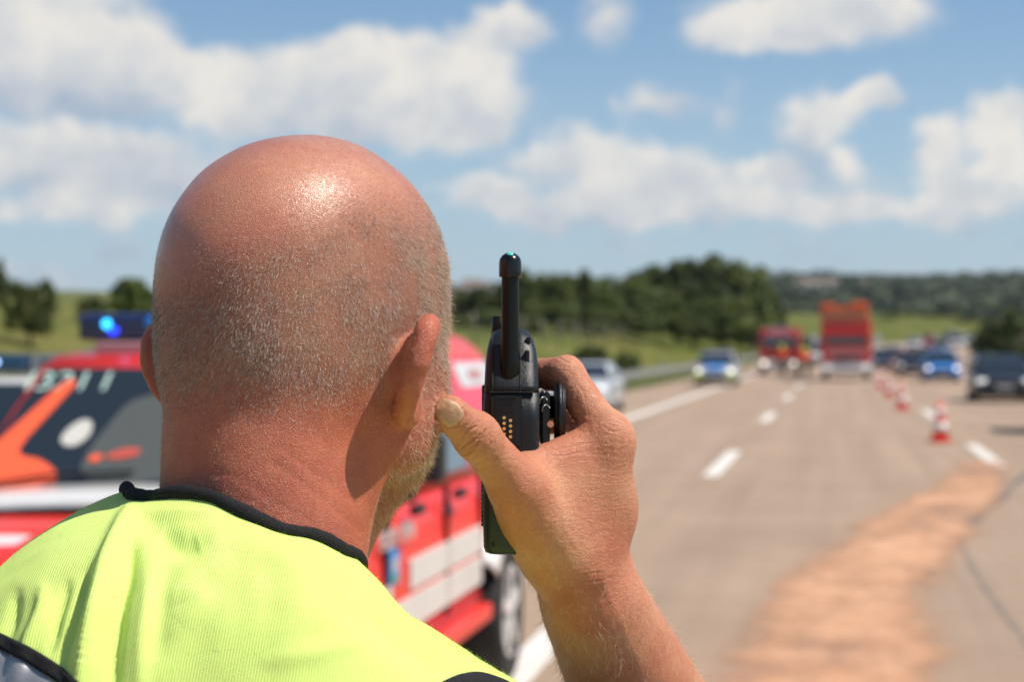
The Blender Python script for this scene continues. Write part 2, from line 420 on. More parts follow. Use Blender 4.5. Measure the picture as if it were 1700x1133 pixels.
def build_ground():
    Ys = np.r_[np.arange(-60, 130, 6), np.arange(130, 440, 8), np.geomspace(440, 4200, 46)]
    us = np.r_[-np.geomspace(4500, 60, 26), np.arange(-56, -8, 3.0), np.arange(-8, 14, 4.0), np.arange(14, 60, 4), np.geomspace(60, 4500, 26)]
    us = np.unique(us); V = []
    for Y in Ys:
        for u in us:
            X = u + (float(xc(Y)) if Y < 700 else float(xc(700))); z = float(ground_z(np.float64(X), np.float64(Y))) if abs(u) > 60 or Y > 440 else float(zr(Y) - .06 + side(np.float64(u), Y) + hills(np.float64(X), np.float64(Y)))
            V.append((X, Y, z))
    n = len(us); i, j = np.meshgrid(np.arange(len(Ys) - 1), np.arange(n - 1), indexing='ij')
    Q = np.stack([i * n + j, i * n + j + 1, (i + 1) * n + j + 1, (i + 1) * n + j], -1).reshape(-1, 4)
    g = npmesh('ground', np.array(V), Q, M_grass); g['kind'] = 'structure'; return g
build_ground()
def road_mat():
    m = bpy.data.materials.new('worn_concrete_asphalt'); m.use_nodes = True; nt = m.node_tree; b = nt.nodes['Principled BSDF']; L = nt.links
    tc = nt.nodes.new('ShaderNodeTexCoord')
    def nz(s_, d, sc3=None, r=.6):
        x = nt.nodes.new('ShaderNodeTexNoise'); x.inputs['Scale'].default_value = s_; x.inputs['Detail'].default_value = d; x.inputs['Roughness'].default_value = r
        if sc3: mp = nt.nodes.new('ShaderNodeMapping'); mp.inputs['Scale'].default_value = sc3; L.new(tc.outputs['Object'], mp.inputs[0]); L.new(mp.outputs[0], x.inputs[0])
        else: L.new(tc.outputs['Object'], x.inputs[0])
        return x.outputs['Fac']
    def ramp(f, a, ca, c, cc): r = nt.nodes.new('ShaderNodeValToRGB'); L.new(f, r.inputs[0]); e = r.color_ramp.elements; e[0].position = a; e[0].color = (*ca, 1); e[1].position = c; e[1].color = (*cc, 1); return r.outputs[0]
    def mul(a, c, f=1): x = nt.nodes.new('ShaderNodeMix'); x.data_type = 'RGBA'; x.blend_type = 'MULTIPLY'; x.inputs[0].default_value = f; L.new(a, x.inputs[6]); L.new(c, x.inputs[7]); return x.outputs[2]
    c = ramp(nz(.5, 5), .35, (.352, .258, .186), .65, (.405, .300, .219))
    c = mul(c, ramp(nz(1.0, 4, (2.2, .05, 1)), .35, (.80, .80, .80), .62, (1.0, 1.0, 1.0)), .8)      # wheel tracks along the lanes
    c = mul(c, ramp(nz(160, 3), .3, (.72, .70, .68), .6, (1.08, 1.06, 1.04)), .9)
    L.new(c, b.inputs['Base Color']); b.inputs['Roughness'].default_value = .85; b.inputs['Specular IOR Level'].default_value = .3
    bp = nt.nodes.new('ShaderNodeBump'); bp.inputs['Distance'].default_value = .004; L.new(nz(180, 3), bp.inputs['Height']); L.new(bp.outputs[0], b.inputs['Normal'])
    return m
M_road = road_mat()
M_paint = mat('white_road_paint', (.70, .66, .60), .6, var=.14, vscale=9, bump=.001, bscale=120)
M_joint = mat('bitumen_joint', (.17, .135, .11), .8, var=.3, vscale=3)
def ribbon(name, u0, u1, y0, y1, dz, material, step=4.0, kind='structure', uf=None, parent=None):
    n = max(2, int((y1 - y0) / step) + 1); Ys = np.linspace(y0, y1, n); m_ = 2
    V = []; 
    for Y in Ys:
        a, b_ = (u0, u1) if uf is None else uf(Y)
        V += [(float(xc(Y)) + a, Y, float(zr(Y)) + dz), (float(xc(Y)) + b_, Y, float(zr(Y)) + dz)]
    Fs = [(2 * i, 2 * i + 1, 2 * i + 3, 2 * i + 2) for i in range(n - 1)]
    o = meshobj(name, V, Fs, material, parent, True)
    if parent is None: o['kind'] = kind
    return o
ribbon('road', -7.9, 9.6, -60, 640, 0.0, M_road)
edge = ribbon('edge_line', -5.14, -4.86, -40, 600, .004, M_paint)
for k in range(-2, 22):
    yc = 27.75 + 18 * k
    ribbon('lane_dash', -1.80, -1.58, yc - 3, yc + 3, .004, M_paint, 1.5)
    ribbon('lane_dash', 2.22, 2.42, yc - .2 , yc + 5.8, .004, M_paint, 1.5)
ribbon('edge_line', 6.75, 6.95, 60, 600, .004, M_paint)
def pxg(px, py):
    """ground point under a photo pixel (near, flat part of the road)"""
    d = CAMZ * F / (py - 575.); return LW(((px - 850) / F * d, d, 0))
def ground_path(name, pts, w, material, dz, kind='structure'):
    P = np.array([pxg(*p)[:2] for p in pts]); c = catmull(np.c_[P, np.zeros(len(P))], 60, False)[:, :2]; t = np.gradient(c, axis=0); t /= np.linalg.norm(t, axis=1)[:, None]
    V = []
    for i in range(60):
        ww = w * (1 + .5 * math.sin(i * .7)) / 2; V += [(c[i, 0] - t[i, 1] * ww, c[i, 1] + t[i, 0] * ww, dz), (c[i, 0] + t[i, 1] * ww, c[i, 1] - t[i, 0] * ww, dz)]
    o = meshobj(name, V, [(2 * i, 2 * i + 1, 2 * i + 3, 2 * i + 2) for i in range(59)], material); o['kind'] = kind; return o
ground_path('tyre_mark', [(1760, 755), (1700, 793), (1640, 845), (1590, 885), (1545, 925), (1525, 965)], .13, M_joint, .004)
ground_path('tyre_mark', [(1590, 895), (1625, 960), (1660, 1010), (1700, 1060), (1760, 1140)], .035, mat('faint_rubber_mark', (.22, .175, .14), .8), .005)
# spread orange oil binder / sand
def build_sand():
    m = bpy.data.materials.new('orange_binding_sand'); m.use_nodes = True; nt = m.node_tree; b = nt.nodes['Principled BSDF']; L = nt.links
    tc = nt.nodes.new('ShaderNodeTexCoord'); at = nt.nodes.new('ShaderNodeAttribute'); at.attribute_name = 'cover'
    def nz(s_, d, r=.6, sc3=(1, 1, 1)):
        mp = nt.nodes.new('ShaderNodeMapping'); mp.inputs['Scale'].default_value = sc3; mp.inputs['Rotation'].default_value = (0, 0, TH); L.new(tc.outputs['Object'], mp.inputs[0])
        x = nt.nodes.new('ShaderNodeTexNoise'); x.inputs['Scale'].default_value = s_; x.inputs['Detail'].default_value = d; x.inputs['Roughness'].default_value = r; L.new(mp.outputs[0], x.inputs[0]); return x.outputs['Fac']
    r = nt.nodes.new('ShaderNodeValToRGB'); L.new(nz(2.2, 5), r.inputs[0]); e = r.color_ramp.elements; e[0].position = .35; e[0].color = (.50, .275, .165, 1); e[1].position = .65; e[1].color = (.62, .36, .225, 1)
    L.new(r.outputs[0], b.inputs['Base Color']); b.inputs['Roughness'].default_value = .95; b.inputs['Specular IOR Level'].default_value = .1
    s1 = nt.nodes.new('ShaderNodeMath'); s1.operation = 'MULTIPLY_ADD'; L.new(nz(1.2, 8, .72, (.9, .36, 1)), s1.inputs[0]); s1.inputs[1].default_value = 2.6; L.new(at.outputs['Fac'], s1.inputs[2])
    mr = nt.nodes.new('ShaderNodeMapRange'); mr.interpolation_type = 'SMOOTHSTEP'; L.new(s1.outputs[0], mr.inputs[0]); mr.inputs[1].default_value = 1.5; mr.inputs[2].default_value = 2.75
    L.new(mr.outputs[0], b.inputs['Alpha'])
    bp = nt.nodes.new('ShaderNodeBump'); bp.inputs['Distance'].default_value = .01; L.new(nz(40, 4), bp.inputs['Height']); L.new(bp.outputs[0], b.inputs['Normal'])
    rows = [(768, 1605, 1655), (790, 1575, 1655), (815, 1550, 1645), (840, 1490, 1635), (870, 1420, 1620), (900, 1385, 1600), (930, 1320, 1580), (960, 1290, 1560), (1000, 1245, 1560), (1040, 1215, 1575), (1085, 1180, 1585), (1133, 1160, 1600), (1200, 1130, 1610), (1300, 1080, 1640)]
    V = []; C = []; K = 16
    for py, a, b_ in rows:
        for k in range(K + 1):
            t = k / K; p = pxg(a - 30 + (b_ - a + 70) * t, py); V.append((p.x, p.y, .007 + .012 * (1 - abs(2 * t - 1)))); C.append(min(1.15, 1.5 * (1 - abs(2 * t - 1) ** 1.8)) * (1 if 800 < py else .75))
    n = K + 1; Fs = [(i * n + k, i * n + k + 1, (i + 1) * n + k + 1, (i + 1) * n + k) for i in range(len(rows) - 1) for k in range(K)]
    o = meshobj('binding_sand', V, Fs, m, None, True); a = o.data.attributes.new('cover', 'FLOAT', 'POINT'); a.data.foreach_set('value', C); o['kind'] = 'stuff'
build_sand()

# ------------------------------------------------------------------ guard rail, marker posts, fence
M_zinc = mat('galvanised_steel', (.42, .42, .41), .45, .6, var=.12, vscale=2)
M_white = mat('white_plastic', (.75, .75, .73), .5); M_blk = mat('black_plastic', (.015, .015, .016), .5)
def guard_rail(u, y0, y1, label):
    t = empty('guard_rail', (float(xc(y0)) + u, y0, 0), 0, label, 'guard rail')
    prof = [(0, .72), (.04, .69), (.04, .64), (0, .60), (.0, .56), (.04, .52), (.04, .47), (0, .44)]; Ys = np.arange(y0, y1 + .1, 4.0); n = len(prof); V = []
    ox, oy = float(xc(y0)) + u, y0
    for Y in Ys:
        for a, z in prof: V.append((float(xc(Y)) + u + a * (1 if u < 0 else -1) - ox, Y - oy, float(zr(Y)) + z))
    Fs = [(i * n + k, i * n + k + 1, (i + 1) * n + k + 1, (i + 1) * n + k) for i in range(len(Ys) - 1) for k in range(n - 1)]
    o = meshobj('rail_beam', V, Fs, M_zinc, t, True); s_ = o.modifiers.new('t', 'SOLIDIFY'); s_.thickness = .004
    me = None
    for Y in Ys:
        if me is None: p = boxo('post', (-.05, .05, -.03, .03, -.1, .70), M_zinc, t); me = p.data
        else: p = bpy.data.objects.new('post', me); COL.objects.link(p); p.parent = t
        p.location = (float(xc(Y)) + u - .07 * (1 if u < 0 else -1) - ox, Y - oy, float(zr(Y)))
    return t
guard_rail(-8.35, 14, 174, 'long grey steel guard rail along the left shoulder below the grass slope')
guard_rail(10.1, 96, 300, 'far steel guard rail along the right edge of the carriageway')
def marker(X, Y, z, label):
    t = empty('marker_post', (X, Y, z), 0, label, 'marker post', 'white marker posts by the road')
    boxo('post_body', (-.06, .06, -.05, .05, 0, 1.0), M_white, t, .02); boxo('black_band', (-.062, .062, -.052, .052, .72, .92), M_blk, t, .02); boxo('reflector', (-.025, .025, -.056, -.05, .75, .89), mat('reflector', (.8, .8, .75), .2), t)
for Y, lb in ((45, 'white marker post beside the silver estate car behind the guard rail'), (95, 'white marker post behind the guard rail near the police car')):
    marker(-8.95 + float(xc(Y)), Y, float(zr(Y)), lb)
def game_fence():
    t = empty('wildlife_fence', (-12, 60, 0), 0, 'thin wire wildlife fence on posts along the grass slope at left', 'fence'); M_wood = mat('weathered_wood', (.22, .19, .15), .9); me = None; last = None; pts = []
    for k in range(22):
        Y = 60 + 7 * k; X = float(xc(Y)) - 17.5; z = float(ground_z(np.float64(X), np.float64(Y)))
        if me is None: p = cylo('post', (0, 0, -.2), (0, 0, 1.7), .05, M_wood, t, seg=8); me = p.data
        else: p = bpy.data.objects.new('post', me); COL.objects.link(p); p.parent = t
        p.location = (X + 12, Y - 60, z); pts.append((X + 12, Y - 60, z))
    for h in (.3, .7, 1.1, 1.6):
        v, f = tube([(a, b, c + h) for a, b, c in pts], .006, 4); meshobj('wire', v, f, M_zinc, t)
game_fence()

# ------------------------------------------------------------------ trees
def leaf_mat(name, c0, c1):
    m = bpy.data.materials.new(name); m.use_nodes = True; nt = m.node_tree; b = nt.nodes['Principled BSDF']; L = nt.links
    at = nt.nodes.new('ShaderNodeAttribute'); at.attribute_name = 'leaf'; oi = nt.nodes.new('ShaderNodeObjectInfo')
    mx = nt.nodes.new('ShaderNodeMix'); mx.data_type = 'RGBA'; L.new(at.outputs['Fac'], mx.inputs[0]); mx.inputs[6].default_value = (*c0, 1); mx.inputs[7].default_value = (*c1, 1)
    hs = nt.nodes.new('ShaderNodeHueSaturation'); L.new(mx.outputs[2], hs.inputs['Color']); mr = nt.nodes.new('ShaderNodeMapRange'); L.new(oi.outputs['Random'], mr.inputs[0]); mr.inputs[3].default_value = .7; mr.inputs[4].default_value = 1.25; L.new(mr.outputs[0], hs.inputs['Value'])
    L.new(hs.outputs[0], b.inputs['Base Color']); b.inputs['Roughness'].default_value = .65; b.inputs['Specular IOR Level'].default_value = .3
    return m
M_leaf = leaf_mat('broadleaf', (.045, .072, .012), (.145, .170, .032)); M_leafy = leaf_mat('light_broadleaf', (.05, .075, .012), (.12, .14, .03)); M_leafd = leaf_mat('distant_foliage', (.022, .042, .014), (.060, .085, .026))
M_bark = mat('bark', (.07, .055, .04), .9, bump=.02, bscale=20)
def crown_mesh(name, n, seed, leaf=.34, shape='round', low=.18):
    """unit-ish tree crown: radius 1, height 0..1 scaled later; leaf faces grouped in clumps"""
    r = np.random.default_rng(seed); cl = []
    k = 34
    for i in range(k):
        v = r.normal(size=3); v /= np.linalg.norm(v); q = r.random() ** .45
        z = low + (1 - low) * (.5 + .5 * v[2] * q); w = {'round': math.sqrt(max(.02, 1 - (2 * (z - low) / (1 - low) - .95) ** 2 * .95)), 'cone': 1.05 * (1 - z) + .08}[shape]
        a = math.atan2(v[1], v[0]); rad = w * (q if q > .5 else .6) * .86
        cl.append((rad * math.cos(a), rad * math.sin(a), z, r.uniform(.16, .30) * (1 if shape == 'round' else .6), r.random()))
    V = []; Fq = []; C = []
    for i in range(n):
        c = cl[r.integers(k)]; v = r.normal(size=3); v /= np.linalg.norm(v); p = np.array(c[:3]) + v * c[3] * r.random() ** .35 * np.array((1.15, 1.15, .55))
        t = r.normal(size=3); t /= np.linalg.norm(t); nn_ = v + .8 * r.normal(size=3); nn_ /= np.linalg.norm(nn_); a = np.cross(nn_, t); a /= np.linalg.norm(a); b_ = np.cross(nn_, a)
        s_ = leaf * r.uniform(.05, .11); b0 = len(V); sz = np.array((1, 1, .55))
        V += [p + (a * s_) * sz, p + (b_ * s_ * .6) * sz, p - (a * s_) * sz, p - (b_ * s_ * .6) * sz]; Fq.append((b0, b0 + 1, b0 + 2, b0 + 3)); C += [np.clip(c[4] * .6 + .4 * r.random(), 0, 1)] * 4
    me_o = npmesh(name, np.array(V), np.array(Fq), None, None, False); me = me_o.data; bpy.data.objects.remove(me_o)
    at = me.attributes.new('leaf', 'FLOAT', 'POINT'); at.data.foreach_set('value', np.array(C, dtype=np.float32)); return me
CR = [crown_mesh('crown', 5200, 10 + i, .95) for i in range(4)]
CRB = [crown_mesh('bush_crown', 3000, 30 + i, 1.1, low=.0) for i in range(2)]
for me in CR: me.materials.append(M_leaf)
CRL = [crown_mesh('light_crown', 3600, 20 + i, .85) for i in range(2)]
for me in CRL: me.materials.append(M_leafy)
for me in CRB: me.materials.append(M_leafy)
def trunk_mesh():
    bm = bmesh.new(); cyl(bm, (0, 0, 0), (.02, .01, .45), .050, .030, 8); cyl(bm, (.02, .01, .43), (.25, .1, .75), .026, .010, 6); cyl(bm, (.02, .01, .40), (-.26, .12, .70), .024, .008, 6); cyl(bm, (.02, .01, .44), (.0, -.1, .85), .024, .008, 6); cyl(bm, (.02, 0, .35), (.1, -.3, .6), .018, .008, 6)
    me = bpy.data.meshes.new('trunk'); bm.to_mesh(me); bm.free(); me.materials.append(M_bark); return me
TRK = trunk_mesh()
def tree(px, top, d, w, label, group, kind=0, base=None):
    X, Y = WP(px, d); z0 = float(ground_z(np.float64(X), np.float64(Y))); zt = CAMZ + (575 - top) / F * d; h = max(1.0, zt - z0); rad = w / F * d / 2
    nm = 'bush' if kind == 2 else 'tree'
    t = empty(nm, (X, Y, z0 - .05), random.uniform(0, 6.28), label, nm, group)
    me = {0: CR, 1: CRL, 2: CRB}[kind]; me = me[random.randrange(len(me))]
    c = bpy.data.objects.new('crown' if kind < 2 else 'foliage', me); COL.objects.link(c); c.parent = t; c.scale = (rad * (1.3 if kind == 0 else 1), rad * (1.3 if kind == 0 else 1), h)
    k = bpy.data.objects.new('trunk' if kind < 2 else 'stem', TRK); COL.objects.link(k); k.parent = t; k.scale = (h * .5, h * .5, h * .95)
    return t
GT = 'dense dark green trees behind the grass slope'
for (px, top, d, w, lb) in [(778, 487, 168, 62, 'leftmost low tree of the row, just right of the man\'s head'), (812, 478, 166, 62, 'second low tree of the row, left of the radio antenna'), (846, 470, 160, 60, 'tree hidden half behind the radio antenna'),
        (884, 446, 152, 66, 'tall pointed tree just right of the radio antenna'), (922, 458, 152, 62, 'tree right of the pointed tree beside the antenna'), (958, 452, 156, 60, 'round-topped tree above the man\'s index finger'),
        (996, 456, 160, 66, 'tree left of the gap in the tree line above the silver car'), (1036, 468, 164, 62, 'lowest tree in the dip of the tree line'), (1070, 450, 178, 74, 'tree on the left flank of the big dome of trees'),
        (1108, 438, 186, 84, 'tall tree at the left of the dome of trees'), (1152, 428, 192, 96, 'tallest tree at the top left of the dome of trees'), (1196, 429, 196, 96, 'tallest tree at the top right of the dome of trees'),
        (1236, 446, 202, 78, 'tree on the right flank of the dome of trees'), (1262, 470, 206, 58, 'last tree of the dome, sloping down to the right'), (1283, 500, 210, 44, 'small tree at the right foot of the dome of trees')]:
    tree(px, top, d, w, lb, GT)
for (px, top, d, w, k, lb) in [(795, 515, 140, 80, 0, 'low tree in front of the row, between head and antenna'), (905, 500, 138, 90, 0, 'broad low tree in front of the pointed tree'), (968, 508, 142, 90, 1, 'lighter low tree above the curled index finger'), (1030, 512, 150, 90, 0, 'low dark tree in the middle of the front row'),
        (1095, 500, 160, 90, 0, 'low tree at the left foot of the dome of trees'), (1150, 500, 170, 80, 1, 'lighter green tree in front of the dome of trees'), (1205, 498, 175, 80, 0, 'low dark tree in front of the dome, right of the lighter one'), (1250, 515, 185, 70, 0, 'low tree in front of the dome at its right end'), (860, 520, 132, 80, 0, 'low tree directly behind the radio')]:
    tree(px, top, d, w, lb, 'lower trees in front of the dark row', k)
tree(50, 456, 41, 95, 'young tree with a loose crown standing on the green slope at far left', None, 1)
tree(-12, 425, 60, 60, 'dark tree cut by the left edge of the photo', None, 1)
tree(215, 462, 60, 60, 'small tree on the slope just left of the man\'s head', None, 0); tree(258, 478, 70, 60, 'small tree on the slope behind the man\'s left ear', None, 0)
for (px, top, d, w, lb) in [(1655, 528, 165, 90, 'yellow-green bush behind the black car at right'), (1700, 508, 150, 90, 'tall green bush at the right edge of the photo'), (1628, 556, 180, 50, 'low bush left of the yellow-green bush at right'), (1690, 556, 125, 70, 'low bush above the roof of the black car'),
        (985, 572, 95, 70, 'brownish scrub on the slope above the silver car'), (1040, 582, 100, 60, 'low scrub behind the guard rail'), (150, 560, 70, 60, 'low scrub behind the vehicles at left')]:
    tree(px, top, d, w, lb, 'bushes beside the carriageway', 2)
for (px, top, d, w, lb) in [(1500, 520, 420, 60, 'bush on the far verge above the queue of cars'), (1560, 514, 430, 70, 'tall bush on the far verge above the blue car'), (1605, 526, 400, 50, 'bush on the far verge left of the tall right bushes'), (1475, 530, 380, 40, 'bush on the far verge beside the tall red truck')]:
    tree(px, top, d, w, lb, 'bushes on the far verge', 1)
# far wood: one mass on the ridge
def far_wood():
    V = []; Fq = []; C = []; r = np.random.default_rng(3)
    cl = []
    for i in range(1500):
        a = r.uniform(-.05, .36); d = r.uniform(780, 1500) if r.random() < .75 else r.uniform(430, 760); v = LW((a * d, d, 0)); z = float(ground_z(np.float64(v.x), np.float64(v.y))) 
        if d < 700 and abs(a - .2) < .12: continue
        cl.append((v.x, v.y, z, r.uniform(5, 9) * (1 if d > 700 else .8), r.random()))
    for (x, y, z, s_, c) in cl:
        for k in range(40):
            v = r.normal(size=3); v /= np.linalg.norm(v); v[2] = abs(v[2]) * 1.1; p = np.array((x, y, z)) + v * s_ * np.array((1, 1, 1.0)); t = r.normal(size=3); t /= np.linalg.norm(t); a = np.cross(v, t); a /= np.linalg.norm(a) + 1e-6; b_ = np.cross(v, a); q = s_ * r.uniform(.12, .26)
            b0 = len(V); V += [p + a * q, p + b_ * q, p - a * q, p - b_ * q]; Fq.append((b0, b0 + 1, b0 + 2, b0 + 3)); C += [c] * 4
    o = npmesh('far_wood', np.array(V), np.array(Fq), M_leafd, None, False); at = o.data.attributes.new('leaf', 'FLOAT', 'POINT'); at.data.foreach_set('value', np.array(C, dtype=np.float32)); o['kind'] = 'stuff'
far_wood()
# far houses
M_hw = mat('white_render', (.72, .70, .66), .8); M_hr = mat('red_roof_tile', (.20, .15, .125), .8, var=.2, vscale=1); M_hg = mat('dark_window_glass', (.03, .035, .045), .1)
def house(px, py, d, w, h, label, dep=8):
    w *= .72
    X, Y = WP(px, d); zb = CAMZ + (575 - py) / F * d; g = float(ground_z(np.float64(X), np.float64(Y)))
    t = empty('house', (X, Y, zb), TH + random.uniform(-.3, .3), label, 'house', 'far houses on the wooded ridge')
    boxo('wall', (-w / 2, w / 2, 0, dep, min(-1, g - zb - 1), h), M_hw, t)
    meshobj('roof', [(-w / 2 - .6, -.6, h), (w / 2 + .6, -.6, h), (w / 2 + .6, dep + .6, h), (-w / 2 - .6, dep + .6, h), (-w / 2 - .6, dep / 2, h + 2.4), (w / 2 + .6, dep / 2, h + 2.4)], [(0, 1, 5, 4), (2, 3, 4, 5), (0, 4, 3), (1, 2, 5), (3, 2, 1, 0)], M_hr, t)
    for i in range(int(w // 3)):
        for fl in range(max(1, int(h // 3))): boxo('window', (-w / 2 + 1 + i * 3, -w / 2 + 2.2 + i * 3, -.05, .02, fl * 2.8 + .9, fl * 2.8 + 2.2), M_hg, t)
for (px, py, d, w, h, lb) in [(768, 500, 900, 9, 6, 'white house nearest the man\'s head on the far ridge'), (785, 497, 1000, 14, 9, 'pale block on the ridge left of the radio antenna'), (805, 499, 980, 14, 7, 'white house with pinkish roof just left of the antenna'), (775, 518, 700, 8, 6, 'lower white house in the trees right of the head'),
        (1332, 490, 950, 10, 6, 'white house on the ridge above the fire engine'), (1352, 492, 930, 14, 6, 'long white house on the ridge left of the tall red truck'), (1378, 488, 1000, 13, 6, 'pale house on the ridge above the tall red truck'), (1440, 488, 1050, 12, 6, 'pale house on the ridge right of the tall red truck')]:
    house(px, py, d, w, h, lb)

# ------------------------------------------------------------------ summer haze
def haze():
    o = boxo('haze', (-5200, 5200, -200, 4900, -1.3, 90), None); m = bpy.data.materials.new('haze_air'); m.use_nodes = True; nt = m.node_tree; nt.nodes.clear()
    out = nt.nodes.new('ShaderNodeOutputMaterial'); v = nt.nodes.new('ShaderNodeVolumePrincipled'); v.inputs['Color'].default_value = (.80, .88, 1, 1); v.inputs['Density'].default_value = .00007; v.inputs['Anisotropy'].default_value = .2
    nt.links.new(v.outputs[0], out.inputs['Volume']); o.data.materials.append(m); o['kind'] = 'stuff'
haze()
# ------------------------------------------------------------------ vehicles (all face the camera: front towards -Y in their own frame)
def paint(name, c, rough=.35, coat=.8): return mat(name, c, rough, coat=coat, spec=.5, var=.06, vscale=3)
P_red = paint('fluorescent_red_paint', (.74, .030, .018), .4, .25); P_pink = paint('daylight_red_foil', (.80, .055, .10), .45, .3); P_white = paint('white_paint', (.72, .72, .70)); P_silver = paint('silver_paint', (.52, .55, .58), .3)
P_black = paint('black_paint', (.012, .014, .020)); P_blue = paint('bright_blue_paint', (.03, .22, .62)); P_dkred = paint('dark_red_paint', (.42, .018, .022)); P_grey = paint('grey_paint', (.12, .14, .17)); P_dblue = paint('dark_blue_paint', (.02, .04, .09)); P_firer = paint('fire_engine_red', (.55, .012, .018))
P_yellow = paint('neon_yellow_foil', (.62, .80, .05), .5, .2); P_orange = paint('orange_paint', (.80, .12, .015), .5, .2)
M_glass = mat('tinted_window_glass', (.018, .024, .026), .04, spec=.8, coat=1.0)
M_tyre = mat('tyre_rubber', (.014, .013, .012), .75, bump=.002, bscale=60); M_alloy = mat('alloy_rim', (.80, .80, .80), .3, .35); M_well = mat('dark_underbody', (.006, .006, .006), .9)
M_chrome = mat('headlamp_glass', (.75, .75, .75), .08, .9, spec=.8); M_grille = mat('black_grille', (.012, .012, .013), .4)
M_lamp = mat('lit_headlamp', (.9, .85, .75), .1, emit=(1.0, .86, .72), estr=1.9); M_lampdim = mat('dim_headlamp', (.8, .8, .78), .1, .3, emit=(1, .95, .88), estr=.5)
M_bluel = mat('lit_blue_lamp', (.02, .2, .8), .2, emit=(.03, .50, 1.0), estr=3.2); M_blued = mat('blue_lens', (.006, .008, .10), .12, coat=1, spec=.7); M_plate = mat('number_plate', (.72, .72, .70), .5); M_amber = mat('amber_lens', (.8, .3, .02), .3)
def sect(w, zb, zt, crown=.03, tuck=.08):
    """one cross-section of a car body, from the left sill over the top to the right sill"""
    return [(-w + tuck, zb), (-w + .01, zb + .10), (-w, zb + (zt - zb) * .45), (-w + .015, zt - .16), (-w + .06, zt - .05), (-w + .16, zt), (-w * .45, zt + crown * .8), (0, zt + crown),
            (w * .45, zt + crown * .8), (w - .16, zt), (w - .06, zt - .05), (w - .015, zt - .16), (w, zb + (zt - zb) * .45), (w - .01, zb + .10), (w - tuck, zb)]
def body_loft(name, st, material, parent, wheels=(), wr=.36, up=.0):
    """st: list of (y, halfwidth, zbottom, ztop)"""
    ys = sorted(set([s[0] for s in st] + [y + r for y in wheels for r in (-wr * 1.12, -wr * .95, -wr * .6, 0, wr * .6, wr * .95, wr * 1.12)]))
    V = []; a = np.array(st)
    for y in ys:
        w, zb, zt = (float(np.interp(y, a[:, 0], a[:, k])) for k in (1, 2, 3))
        for wy in wheels:
            d = abs(y - wy); 
            if d < wr * 1.12: zb = max(zb, wr + math.sqrt(max(0, (wr * 1.14) ** 2 - d * d)))
        zb = min(zb, zt - .17)
        V += [(x, y, z) for x, z in sect(w, zb, zt)]
    n = 15; Fs = [(i * n + k, i * n + k + 1, (i + 1) * n + k + 1, (i + 1) * n + k) for i in range(len(ys) - 1) for k in range(n - 1)]
    Fs += [(i * n + n - 1, i * n, (i + 1) * n, (i + 1) * n + n - 1) for i in range(len(ys) - 1)]
    Fs += [tuple(range(n)), tuple((len(ys) - 1) * n + k for k in range(n))[::-1]]
    o = meshobj(name, V, Fs, material, parent, True)
    bm = bmesh.new(); bm.from_mesh(o.data); bmesh.ops.recalc_face_normals(bm, faces=bm.faces); bm.to_mesh(o.data); bm.free()
    return o
def cabin(name, yb0, yt0, yt1, yb1, wb, wt, zb, zt, material, parent, crown=.035):
    """tapered upper body; b = belt line, t = roof"""
    V = [(-wb, yb0, zb), (wb, yb0, zb), (wb, yb1, zb), (-wb, yb1, zb)]
    ring_ = lambda s, z, e: [(-wt * s, yt0 + e, z), (-wt * s * .5, yt0 + e - .05, z + .012), (wt * s * .5, yt0 + e - .05, z + .012), (wt * s, yt0 + e, z), (wt * s, yt1 - e, z), (-wt * s, yt1 - e, z)]
    bm = bmesh.new(); b_ = [bm.verts.new(v) for v in V]; t = [bm.verts.new(v) for v in [(-wt, yt0, zt), (wt, yt0, zt), (wt, yt1, zt), (-wt, yt1, zt)]]
    t2 = [bm.verts.new(v) for v in [(-wt * .82, yt0 + (.12 if crown < .1 else 1.1), zt + crown), (wt * .82, yt0 + (.12 if crown < .1 else 1.1), zt + crown), (wt * .82, yt1 - .12, zt + crown), (-wt * .82, yt1 - .12, zt + crown)]]
    for i in range(4):
        j = (i + 1) % 4; bm.faces.new((b_[i], b_[j], t[j], t[i])); bm.faces.new((t[i], t[j], t2[j], t2[i]))
    bm.faces.new(t2); bm.faces.new(b_[::-1]); bmesh.ops.recalc_face_normals(bm, faces=bm.faces)
    bmesh.ops.bevel(bm, geom=[e for e in bm.edges], offset=.03, segments=2, affect='EDGES')
    return bmobj(name, bm, material, parent, True)
def pane(name, q, material, parent, lift=.012, inset=0.0, cut=None):
    """a slab of glass on the quad q (four corners, counter-clockwise seen from outside)"""
    q = [Vector(p) for p in q]; n = (q[1] - q[0]).cross(q[3] - q[0]).normalized(); c = sum(q, Vector()) / 4
    q = [p + (c - p) * inset for p in q]; V = [p + n * lift for p in q] + [p - n * .01 for p in q]
    return meshobj(name, V, [(0, 1, 2, 3), (0, 4, 5, 1), (1, 5, 6, 2), (2, 6, 7, 3), (3, 7, 4, 0)], material, parent)
def lerp(a, b, t): return tuple(a[i] + (b[i] - a[i]) * t for i in range(3))
_wc = {}
